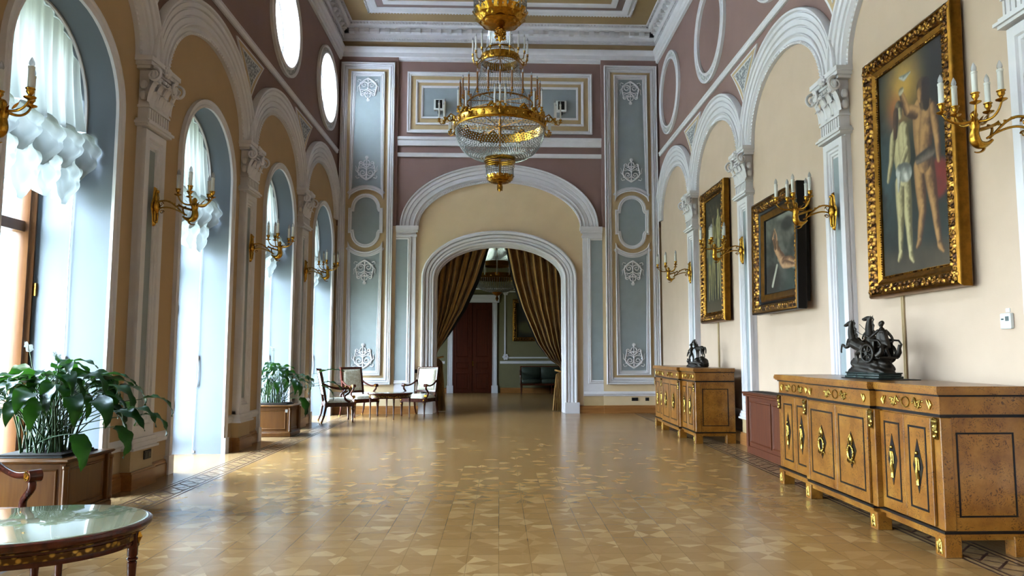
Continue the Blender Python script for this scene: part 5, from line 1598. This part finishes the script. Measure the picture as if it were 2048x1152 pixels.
# chariot group
def rock(mb, x0, x1, y0, y1, z0, z1, seed, n=16):
    r = random.Random(seed); cx, cy = (x0+x1)/2, (y0+y1)/2
    prof = []
    def fn(u, v):
        a = 2*pi*u; k = 1+.07*sin(5*a+seed)+.05*sin(9*a+v*7)
        ww = (1.0, .92, 1.0, .86)[min(3, int(v*4))]*(1 if v < .97 else .3) if v < 1 else .0
        q = 1.0-.16*v+.06*sin(v*11+3*a)
        c_, s_ = cos(a), sin(a); e = .55
        px = math.copysign(abs(c_)**e, c_); py = math.copysign(abs(s_)**e, s_)
        return (cx+(x1-x0)/2*px*k*q, cy+(y1-y0)/2*py*k*q, z0+(z1-z0)*v)
    mb.grid(fn, 36, 10)
    n0 = len(mb.v); mb.add([fn(i/36, 1.0) for i in range(36)], [tuple(range(36))])
    mb.add([fn(i/36, 0.0) for i in range(36)], [tuple(range(36))])
t = thing('bronze_sculpture', 'dark bronze of two rearing horses pulling a chariot with its driver', 'sculpture', (3.30, 6.18, 1.13))
m = MB()
for z0, z1, k in ((.0, .022, 0), (.022, .045, .012), (.045, .058, .004)):
    m.bbox(-.14+k, .14-k, -.27+k, .25-k, z0, z1, .005)
m.build('marble_base', MAT['marble'], t, 40)
m = MB(); rock(m, -.125, .125, -.25, .235, .05, .20, 3); b_ = m.build('rocky_ground', MAT['bronze'], t, 60)
m = MB()
horse(m, -.055, .04, .285, radians(20), .37, rear_pose(0)); 
h1 = m.build('rearing_horse', MAT['bronze'], t, 80); remesh(h1, .0055)
m = MB()
horse(m, .075, -.03, .30, radians(30), .37, rear_pose(0))
h2 = m.build('rearing_horse', MAT['bronze'], t, 80); remesh(h2, .0055)
m = MB()    # chariot body: curved shell, rail
m.grid(lambda u, v: (.12*cos(pi*(u*1.1-.05))*(1-.1*v), -.10+.10*sin(pi*(u*1.1-.05))-.06, .20+.20*v-.05*abs(u-.5)*v), 20, 8)
m.bbox(-.11, .11, -.25, -.10, .19, .215, .005)
m.tube([(.12*cos(pi*(i/20*1.1-.05))*.9, -.16+.10*sin(pi*(i/20*1.1-.05)), .40-.05*abs(i/20-.5)) for i in range(21)], .012, 8)
for s in (-1, 1):
    m.tube([(s*.11, -.18, .375), (s*.115, -.25, .37), (s*.115, -.285, .33), (s*.115, -.27, .30), (s*.115, -.245, .31)], .010, 7)
    m.tube([(s*.11, -.22, .22), (s*.1, -.27, .26), (s*.1, -.275, .33)], [.03, .025, .012], 8)
m.tube([(0, -.05, .24), (0, .12, .27), (.01, .25, .40)], [.014, .012, .010], 8)
c_ = m.build('chariot', MAT['bronze'], t, 60); sd = c_.modifiers.new('thick', 'SOLIDIFY'); sd.thickness = .006
for s in (-1, 1):
    m = MB(); x = s*.128
    m.tube([(x, -.10+.085*cos(a), .245+.085*sin(a)) for a in [i*2*pi/28 for i in range(28)]], .013, 8, closed=True)
    m.tube([(x-.018, -.10, .245), (x+.018, -.10, .245)], .020, 10)
    for k in range(8): a = k*pi/4+.2; m.tube([(x, -.10, .245), (x, -.10+.08*cos(a), .245+.08*sin(a))], [.010, .006], 6)
    m.build('wheel', MAT['bronze'], t, 60)
m = MB()    # driver, leaning back with a cloak
def Lb(pts, rr, k=4):
    a, b = catm(pts, rr, k); limb(m, a, b)
Lb([(0, -.17, .33), (0, -.165, .38), (0, -.165, .44), (0, -.16, .475)], [.040, .036, .046, .030])
Lb([(0, -.16, .485), (0, -.157, .505)], [.015, .015]); m.ball((0, -.153, .533), .026, 10, 8, sc=(.9, 1.05, 1.2)); m.ball((0, -.17, .545), .024, 8, 6)
m.ball((0, -.126, .53), .006, 6, 4)
Lb([(-.045, -.16, .465), (-.075, -.12, .42), (-.06, -.06, .40), (-.05, -.04, .40)], [.017, .014, .011, .010])
Lb([(.045, -.165, .465), (.075, -.20, .41), (.07, -.22, .36), (.06, -.20, .345)], [.017, .014, .011, .010])
Lb([(-.022, -.165, .33), (-.03, -.12, .27), (-.03, -.15, .215)], [.026, .020, .013]); Lb([(.022, -.17, .33), (.03, -.18, .27), (.03, -.22, .215)], [.026, .020, .013])
dr = m.build('driver', MAT['bronze'], t, 80); remesh(dr, .004)
m = MB(); m.grid(lambda u, v: (-.06+.13*u, -.15-.055*sin(pi*u)-.05*v*sin(pi*u)-.01*sin(u*22)*v, .475-.16*v+.02*sin(u*9)*v), 24, 12)
k_ = m.build('cloak', MAT['bronze'], t, 60); k_.modifiers.new('thick', 'SOLIDIFY').thickness = .006
m = MB()
for x in (-.055, .075): m.tube([(x*.6, -.04, .40), (x, .08, .44), (x, .20, .50), (x, .27, .55)], .003, 5)
m.build('reins', MAT['bronze'], t)
tb = MB(); tb.bbox(-.17, .19, -.36, .30, 0, .006, .002)
tag(tb.build('statue_mat', MAT['dark'], None, None, (3.30, 6.18, 1.1305)), 'thin dark mat under the chariot bronze', 'mat').location.y = 6.28
t.location.z = 1.137; t.location.y = 6.34; t.scale = (.88, .88, .88); t.rotation_euler = (0, 0, radians(10))
# horse and hunter
t = thing('bronze_sculpture', 'smaller dark bronze of a standing horse with a man in a wide hat', 'sculpture', (3.30, 12.05, 1.131), radians(25), scale=.9)
m = MB(); rock(m, -.13, .13, -.21, .20, .0, .10, 5)
m.add([(x, y, z) for x, y, z in [(0, 0, 0)]], [])
for y, z, r in ((-.16, .10, .07), (-.12, .15, .05), (.0, .12, .06), (-.19, .06, .06)): m.ball((.02, y, z), r, 12, 8, sc=(1.3, 1.1, 1))
m.tube([(.03, -.07, .14), (.03, -.08, .2)], [.018, .014], 7); m.tube([(-.06, .19, .08), (-.06, .19, .14), (-.06, .19, .155)], [.018, .016, .022], 8)
g_ = m.build('rocky_ground', MAT['bronze'], t, 60); remesh(g_, .006)
m = MB(); horse(m, .04, -.10, .335, radians(-2), .30, stand); hh = m.build('standing_horse', MAT['bronze'], t, 80); remesh(hh, .0045)
m = MB()
Lb([(-.05, .10, .24), (-.05, .105, .29), (-.05, .09, .34), (-.05, .085, .36)], [.032, .030, .038, .024])
m.ball((-.05, .095, .395), .024, 10, 7, sc=(1, 1, 1.15)); m.lathe([(.001, .03), (.022, .028), (.026, .008), (.05, .0), (.052, -.004), (.02, -.006)], -.05, .095, .405, 16)
Lb([(-.05, .12, .34), (-.07, .15, .30), (-.05, .16, .26)], [.014, .012, .009]); Lb([(-.05, .06, .34), (-.0, .05, .36), (.02, .04, .40)], [.014, .011, .009])
Lb([(-.06, .10, .24), (-.07, .13, .17), (-.07, .11, .10)], [.024, .017, .012]); Lb([(-.04, .09, .24), (-.04, .06, .17), (-.04, .07, .10)], [.024, .017, .012])
Lb([(-.07, .16, .26), (-.07, .19, .21), (-.07, .2, .19)], [.02, .012, .005]); Lb([(-.07, .13, .13), (-.075, .17, .10), (-.075, .19, .11)], [.025, .024, .015])
mm = m.build('hunter', MAT['bronze'], t, 80); remesh(mm, .004)

# ---- planters and plants
def make_planter(label, loc, wx, wy, h=.51):
    t = thing('planter_box', label, 'planter', loc)
    m = MB()
    m.bbox(-wx/2+.03, wx/2-.03, -wy/2+.03, wy/2-.03, .05, h-.03, .004)
    for sx in (-1, 1):
        for sy in (-1, 1):
            m.bbox(sx*(wx/2-.0)-.05*(sx > 0), sx*(wx/2)+.05*(sx < 0), sy*(wy/2)-.05*(sy > 0), sy*(wy/2)+.05*(sy < 0), .03, h-.03, .006)
            x, y = sx*(wx/2-.006), sy*(wy/2-.006)
            m.lathe([(.024, .09), (.020, .10), (.020, h-.08), (.026, h-.07), (.026, h-.05)], x, y, 0, 12)
            m.ball((x, y, .095), .026, 10, 6)
    m.build('carcass', MAT['planter'], t, 30)
    m = MB()
    for ax in (0, 1):
        for s in (-1, 1):
            half = (wx if ax == 0 else wy)/2-.085
            if ax == 0: mp = lambda u, v, hh=0, s=s: (u, s*(wy/2-.03+hh), v)
            else: mp = lambda u, v, hh=0, s=s: (s*(wx/2-.03+hh), u, v)
            m.mold([(-half, .12), (-half, h-.08), (half, h-.08), (half, .12)], [(0, 0), (0, .008), (-.008, .011), (-.018, 0)], mp, True)
    m.build('side_panel', MAT['planter'], t, 30)
    m = MB(); m.bbox(-wx/2-.012, wx/2+.012, -wy/2-.012, wy/2+.012, 0, .07, .008); m.bbox(-wx/2-.004, wx/2+.004, -wy/2-.004, wy/2+.004, .07, .085, .005)
    m.build('plinth', MAT['planter'], t, 30)
    m = MB()
    m.mold([(-wx/2, -wy/2), (-wx/2, wy/2), (wx/2, wy/2), (wx/2, -wy/2)], [(-.09, h-.02), (-.09, h), (.012, h), (.022, h-.012), (.012, h-.022), (.0, h-.03), (-.03, h-.04)], lambda u, v, hh=0: (u, v, hh), True)
    m.build('rim', MAT['planter'], t, 30)
    m = MB(); m.bbox(-wx/2+.08, wx/2-.08, -wy/2+.08, wy/2-.08, h-.08, h+.012, .004); m.build('liner', MAT['dark'], t)
    return t
def leaf_blade(m, base, az, elev, length, width, droop, rnd, roll=0.0):
    nl, nw = 12, 6; vs = []; fs = []; p = Vector(base); e = elev
    for i in range(nl+1):
        q = i/nl; wq = width*(sin(pi*q**.62)**1.0)*(1-.25*q)+.0008
        d = Vector((cos(az)*cos(e), sin(az)*cos(e), sin(e)))
        side = Vector((-sin(az), cos(az), 0)); nrm = side.cross(d)*-1
        side = side*cos(roll)+nrm*sin(roll)
        nn_ = side.cross(d)*-1
        for k in range(nw+1):
            s = (k/nw-.5)*2; ripple = .012*sin(q*17+s*2+az*3)*abs(s)
            vs.append(p+side*(s*wq*.5)+nn_*(.22*wq*s*s*.5+ripple-.0*q))
        p = p+d*(length/nl); e -= droop/nl*(1+q)
    for i in range(nl):
        for k in range(nw): a = i*(nw+1)+k; fs.append((a, a+1, a+nw+2, a+nw+1))
    m.add(vs, fs)
def make_plant(label, loc, n, spread, hgt, seed, wx, wy, bias=(0, 0), flowers=((-.2, 0, 1.0),), extra=()):
    r = random.Random(seed); t = thing('potted_plant', label, 'plant', loc)
    so = MB(); so.bbox(-wx/2, wx/2, -wy/2, wy/2, -.02, .012, .005); so.build('soil', MAT['soil'], t)
    fo = MB(); st = MB()
    def frond(az, R, z, L, wd, e0, dr, roll=0.0):
        bx, by = r.uniform(-wx*.32, wx*.32), r.uniform(-wy*.32, wy*.32)
        tx, ty = bx*.6+R*cos(az)+bias[0]*R, by*.6+R*sin(az)+bias[1]*R
        pts = []; 
        for i in range(9):
            q = i/8; pts.append((bx+(tx-bx)*q**1.35, by+(ty-by)*q**1.35, .005+z*(sin(q*pi/2)*.85+.15*q)))
        st.tube(pts, [.0065-.003*i/8 for i in range(9)], 6)
        leaf_blade(fo, pts[-1], az, e0, L, wd, dr, r, roll)
    for k in range(n):
        az = 2*pi*(k*.381966)+r.uniform(-.2, .2); q = (k+.5)/n
        R = spread*(q**.75)*r.uniform(.75, 1.1); z = hgt*(1.0-.45*q**1.6)*r.uniform(.82, 1.05)
        frond(az, R, z, r.uniform(.26, .40)*(hgt/.62), r.uniform(.11, .155)*(hgt/.62), r.uniform(.2, .9)-.7*q, r.uniform(.9, 1.9), r.uniform(-.5, .5))
    for az, R, z, L, wd, e0, dr in extra: frond(az, R, z, L, wd, e0, dr)
    fo.build('foliage', MAT['leaf'], t, 180); st.build('stems', MAT['stem'], t, 60)
    for fx, fy, fz in flowers:
        f = MB(); f.tube([(fx*.2, fy*.2, 0), (fx*.6, fy*.6, fz*.6), (fx, fy, fz)], [.005, .004, .003], 6)
        fl = f.build('flower_stalk', MAT['stem'], t, 60)
        f = MB(); leaf_blade(f, (fx, fy, fz), 2.6, 1.1, .13, .075, .6, r); f.build('white_spathe', MAT['sheer'], fl, 180)
        f = MB(); f.tube([(fx-.012, fy, fz+.01), (fx-.02, fy, fz+.06)], [.006, .005], 6); f.build('spadix', MAT['candle'], fl, 60)
    return t
make_planter('large wooden planter box in the nearest window recess', (-3.80, 6.34, 0), .72, .68)
make_plant('large dark green leafy plant in the nearest window recess', (-3.80, 6.34, .525), 84, .50, .68, 11, .52, .48, (.06, 0), ((-.16, -.05, .84), (.02, .05, .76)),
   ((-.15, .72, .36, .34, .13, .25, 1.3), (.1, .78, .30, .33, .12, .1, 1.4), (-.3, .62, .22, .32, .16, -.4, 1.4), (.35, .66, .42, .36, .14, .3, 1.5), (-.6, .55, .18, .34, .17, -.6, 1.0)))
make_planter('smaller wooden planter box in the third window recess', (-3.80, 12.41, 0), .78, .56)
make_plant('smaller leafy plant in the third window recess beside the armchairs', (-3.80, 12.41, .525), 50, .42, .60, 23, .58, .36, (.15, 0), ((.02, -.05, .86),),
   ((-.1, .62, .50, .46, .17, .35, .5), (.2, .60, .28, .40, .18, -.1, 1.2), (-.5, .42, .10, .36, .20, -.7, .9), (0, .66, .34, .40, .16, .1, 1.1)))
lb = MB(); lb.bbox(-.02, .02, -.004, 0, -.025, .025, .001)
tag(lb.build('plant_tag', MAT['plastic'], None, None, (-3.475, 12.125, .42)), 'small white tag on the smaller planter box', 'tag')

# ---- oval tables
def turned_leg(m, x, y, h, r=.022):
    m.lathe([(r*.55, 0), (r*.75, .01), (r*.62, .04), (r*.62, .05), (r*.55, .06), (r*.9, h*.72), (r*1.0, h*.80), (r*.75, h*.815), (r*1.15, h*.83), (r*1.15, h*.845), (r*.8, h*.86), (r*1.1, h*.88), (r*1.1, h)], x, y, 0, 14)
def make_table(label, loc, rz):
    t = thing('oval_table', label, 'table', loc, rz, 'oval tables with green stone tops'); a, b, h = .55, .44, .55
    m = MB(); m.lathe([(.90, -.008), (.955, -.008), (.965, -.002), (.96, .002), (.94, .004), (.001, .004)], 0, 0, h-.004, 64, a, b); m.build('stone_top', MAT['onyx'], t, 30)
    m = MB(); m.lathe([(.90, -.03), (.93, -.05), (.95, -.045), (.985, -.035), (1.0, -.022), (.995, -.010), (.975, -.004), (.965, -.004), (.95, -.015)], 0, 0, h, 64, a, b); m.build('wooden_rim', MAT['mahog'], t, 40)
    m = MB(); m.lathe([(.86, -.12), (.885, -.12), (.89, -.11), (.885, -.10), (.885, -.05), (.86, -.05)], 0, 0, h, 64, a, b); ap = m.build('apron', MAT['mahog'], t, 30)
    m = MB(); m.lathe([(.886, -.098), (.893, -.096), (.893, -.070), (.886, -.068)], 0, 0, h, 64, a, b); m.lathe([(.95, -.052), (.96, -.050), (.955, -.046)], 0, 0, h, 64, a, b); m.build('gilt_frieze', MAT['frieze'], ap, 30)
    for k in range(4):
        an = k*pi/2; x, y = a*.87*cos(an), b*.87*sin(an)
        m = MB(); turned_leg(m, x, y, h-.12); m.bbox(x-.024, x+.024, y-.024, y+.024, h-.135, h-.045, .004)
        l_ = m.build('leg', MAT['mahog'], t, 40)
        m = MB(); m.lathe([(.013, .0), (.016, .008), (.014, .03)], x, y, 0, 12)
        c_, s_ = cos(an), sin(an); m.octa((x+.026*c_, y+.026*s_, h-.085), .016, .035); m.build('gilt_mount', MAT['gold'], l_, 30)
    return t
tb = make_table('oval green-stone topped table, cut by the left edge of the picture in the foreground', (-2.25, 3.62, 0), radians(8))
copy_tree(tb, 'smaller-looking oval table standing among the three far armchairs', (-2.28, 15.42, 0), radians(20)).scale = (.86, .95, 1)

# ---- armchairs (local: faces +x)
def make_chair(label, loc, rz, fab='uphol', group='mahogany armchairs with cream upholstery', light=False):
    t = thing('armchair', label, 'armchair', loc, rz, group); Wd, Dp, SHt = .62, .56, .40
    wd = MAT['mahog']
    m = MB()   # seat rails
    m.bbox(-Dp/2, Dp/2, -Wd/2, -Wd/2+.05, SHt-.09, SHt-.01, .006); m.bbox(-Dp/2, Dp/2, Wd/2-.05, Wd/2, SHt-.09, SHt-.01, .006)
    m.bbox(Dp/2-.05, Dp/2+.005, -Wd/2, Wd/2, SHt-.09, SHt-.01, .006); m.bbox(-Dp/2, -Dp/2+.05, -Wd/2+.02, Wd/2-.02, SHt-.09, SHt-.01, .006)
    m.build('seat_rail', wd, t, 30)
    for sx, sy in ((1, 1), (1, -1), (-1, 1), (-1, -1)):
        x, y = sx*(Dp/2-.025), sy*(Wd/2-.025)
        m = MB()
        if sx > 0: turned_leg(m, x, y, SHt-.085, .028)
        else: m.tube([(x-.09, y, .0), (x-.04, y, .14), (x-.01, y, SHt-.08)], [.015, .020, .025], 8)
        m.bbox(x-.03, x+.03, y-.03, y+.03, SHt-.10, SHt-.005, .005)
        l_ = m.build('leg', wd, t, 40)
        m = MB()
        if sx > 0: m.lathe([(.016, 0), (.02, .008), (.018, .03)], x, y, 0, 12); m.lathe([(.028, 0), (.034, .01), (.028, .02)], x, y, (SHt-.085)*.82, 12); m.ball((x+.03, y, SHt-.05), .018, 8, 5, sc=(.4, 1, 1))
        else: m.lathe([(.017, 0), (.019, .02), (.016, .03)], x-.09, y, 0, 10)
        m.build('gilt_cap', MAT['gold'], l_, 40)
    m = MB()
    m.grid(lambda u, v: ((u-.5)*(Dp-.03)+.01, (v-.5)*(Wd-.05), SHt-.01+.075*(1-abs(2*u-1)**4)**.5*(1-abs(2*v-1)**4)**.5+.012*cos((u-.5)*3)*cos((v-.5)*3)), 18, 18)
    m.build('seat_cushion', MAT[fab], t, 60)
    # back: leaning square frame
    lean = .20; BZ0, BZ1 = .50, 1.06; bx = lambda z: -Dp/2+.02-lean*(z-SHt)
    mp = lambda u, v, h=0: (bx(v)+h, u, v)
    bw = .27
    m = MB()
    m.mold([(-bw, BZ0), (-bw, BZ1), (bw, BZ1), (bw, BZ0)], [(0, -.02), (0, .022), (-.012, .028), (-.03, .024), (-.045, .02), (-.045, -.02)], mp, True)
    for s in (-1, 1): m.tube([(bx(SHt-.05), s*(bw-.022), SHt-.05), (bx(BZ0+.02), s*(bw-.022), BZ0+.02)], .024, 8)
    bf = m.build('back_frame', wd, t, 30)
    m = MB()      # carved ribbon on the frame
    for i in range(26):
        q = i/25
        for s in (-1, 1):
            z = BZ0+.03+(BZ1-BZ0-.06)*q; m.tube([mp(s*(bw-.012), z-.010, .026), mp(s*(bw-.032), z+.010, .026)], .0045, 5)
        y = -bw+.03+(2*bw-.06)*q; m.tube([mp(y-.008, BZ1-.012, .026), mp(y+.008, BZ1-.032, .026)], .0045, 5)
    m.build('carved_ribbon', MAT['uphol'] if light else wd, bf)
    m = MB()
    def pad(u, v):
        y = (u-.5)*(2*bw-.09); z = BZ0+.045+(BZ1-BZ0-.09)*v
        return (bx(z)+.012+.035*(1-abs(2*u-1)**5)**.5*(1-abs(2*v-1)**5)**.5, y, z)
    m.grid(pad, 18, 18)
    m.grid(lambda u, v: (bx(BZ0+.045+(BZ1-BZ0-.09)*v)-.015, (u-.5)*(2*bw-.09), BZ0+.045+(BZ1-BZ0-.09)*v), 2, 2)
    m.build('back_cushion', MAT[fab], t, 60)
    for s in (-1, 1):
        m = MB(); y = s*(Wd/2-.03)
        pts, rr = catm([(bx(.74), s*(bw-.02), .76), (-.16, s*(bw+.0), .69), (0, y, .655), (.12, y+s*.01, .665), (.19, y+s*.01, .675)], [.022, .018, .018, .021, .024], 6)
        m.tube(pts, rr, 9, flat=1.0)
        pts, rr = catm([(.17, y, .665), (.185, y, .60), (.10, y, .52), (.11, y, .45), (.20, y, .395)], [.020, .022, .020, .022, .026], 6)
        m.tube(pts, rr, 9)
        a_ = m.build('arm', wd, t, 60)
        m = MB(); m.tube([(.20, y-.034, .668), (.20, y+.034, .668)], .034, 16)
        m.build('scroll', wd, a_, 40)
        m = MB()
        for e_ in (-1, 1): m.tube([(.20+.030*(1-.8*i/20)*cos(i*.55+1.5), y+e_*.036, .668+.030*(1-.8*i/20)*sin(i*.55+1.5)) for i in range(21)], .0045, 5)
        m.build('scroll_volute', MAT['gold'], a_, 60); m = MB()
        for k in range(5): m.grid(lambda u, v, k=k: (.17+.05*v+.012*sin(pi*v), y+(k-2)*.012+(u-.5)*.016, .47-.06*v+.02*sin(pi*v)), 2, 6)
        m.build('gilt_carving', MAT['gold'], a_, 60)
    return t
chA = make_chair('mahogany armchair seen side-on beside the smaller plant, leftmost of the far group', (-3.24, 14.85, 0), radians(20))
copy_tree(chA, 'middle far armchair with plain cream back, facing the oval table', (-3.02, 16.0, 0), radians(-47))
make_chair('far armchair right of the oval table, with pale carved back frame', (-1.76, 16.18, 0), radians(-115), 'uphol', light=True)
make_chair('foreground armchair at the bottom left edge with diamond-pattern seat', (-2.93, 4.12, 0), radians(-33), 'uphol_dia')

# ---- doorway curtains
def drape(label, side, edge, tiez, z_top=4.02, nf=7):
    s = -1 if side == 'left' else 1
    t = thing('door_curtain', label, 'curtain', (0, D+.58, 0), 0, 'olive gold velvet doorway curtains')
    def xin(z):
        if z >= edge[0][1]: return edge[0][0]
        for (x0, z0), (x1, z1) in zip(edge, edge[1:]):
            if z >= z1: return x0+(x1-x0)*(z0-z)/(z0-z1)
        return edge[-1][0]
    xo = s*1.62
    def fn(u, v):
        z = z_top-(z_top-tiez)*v; xi = xin(z)
        uu = u; x = xo+(xi-xo)*uu
        # the folds run from the top heading to the tie: keep the fold phase constant in u
        amp = .10*(1-.55*v)+.025
        ph = nf*2*pi*uu+.6*sin(3*uu+v)
        d = amp*(sin(ph)+.35*sin(2.3*ph+1))+.10*v*sin(pi*uu)*-.6
        sag = .0
        if s > 0: sag = -.16*sin(pi*min(1, v))*uu**2*.0
        return (x+.012*sin(ph+1.3), d-.02, z)
    m = MB(); m.grid(fn, 190, 40)
    # tail under the tie
    zt = tiez; xt = xin(tiez)
    def tail(u, v):
        z = zt*(1-v)+.015; w0 = abs(xo-xt)*.9; c0 = (xo+xt)/2
        cxx = s*1.46; ww = (.10+.10*v**.8)
        x = (c0 if v < 0 else cxx)+ (u-.5)*2*ww
        if v < .12: k = v/.12; x0 = xo+(xt-xo)*u; x = x0*(1-k)+x*k
        return (x, .035*sin(9*2*pi*u+2*v)*(.6+.5*v)+(.03*(v < .1)), z)
    m.grid(tail, 120, 30)
    m.build('velvet', MAT['velvet'], t, 180)
    l_ = MB()
    wdt = .10 if s < 0 else .035
    l_.grid(lambda u, v: (xin(z_top-(z_top-tiez)*v)-s*(wdt*sin(pi*min(1, v+.08))**.6*u)+s*.05*(1-u), .07+.01*sin(v*20), z_top-(z_top-tiez)*v), 6, 40)
    l_.build('dark_lining', MAT['lining'], t, 180)
    tb_ = MB(); tb_.tube([(s*1.46+.13*cos(a), .0+.07*sin(a), tiez-.05+.03*cos(a)*-s) for a in [i*2*pi/24 for i in range(24)]], .022, 8, closed=True)
    tb_.build('tieback', MAT['velvet'], t, 60)
drape('left olive gold velvet curtain tied back in the arched doorway', 'left', [(-.27, 4.02), (-.30, 3.94), (-.57, 3.12), (-.89, 2.39), (-1.22, 1.82), (-1.44, 1.45), (-1.50, 1.30)], 1.30)
drape('right olive gold velvet curtain tied back in the arched doorway', 'right', [(.14, 4.02), (.16, 3.94), (.33, 3.12), (.55, 2.42), (.91, 1.6), (1.2, 1.2), (1.42, 1.06), (1.47, .98)], .98, nf=8)

# ---- sofa in the room beyond
t = thing('sofa', 'dark green leather sofa against the wall in the room beyond', 'sofa', (1.75, 24.72, 0))
m = MB(); m.bbox(-1.05, 1.05, -.38, .32, .30, .36, .008)
m.mold([(-1.03, .40), (-1.03, .93), (1.03, .93), (1.03, .40)], [(0, 0), (0, .06), (-.035, .06), (-.035, 0)], lambda u, v, h=0: (u, .30-h, v), True)
m.build('wooden_frame', MAT['mahog'], t, 30)
for sx in (-1, 0, 1):
    for sy in (-1, 1):
        m = MB(); turned_leg(m, sx*1.0, -.03+sy*.32, .30, .028); m.build('leg', MAT['mahog'], t, 40)
for i in range(3):
    x0 = -1.0+.667*i
    m = MB(); m.bbox(x0+.005, x0+.66, -.37, .22, .36, .50, .035); m.build('seat_cushion', MAT['leather'], t, 60)
    m = MB(); m.bbox(x0+.005, x0+.66, .10, .25, .50, .90, .035); m.build('back_cushion', MAT['leather'], t, 60)
for s in (-1, 1):
    m = MB(); m.tube([(s*1.03, .26, .78), (s*1.04, 0, .70), (s*1.04, -.28, .70), (s*1.04, -.34, .66)], [.03, .026, .028, .034], 10); m.tube([(s*1.04, -.30, .68), (s*1.03, -.34, .52), (s*1.02, -.34, .36)], .026, 8)
    m.build('arm', MAT['mahog'], t, 50)
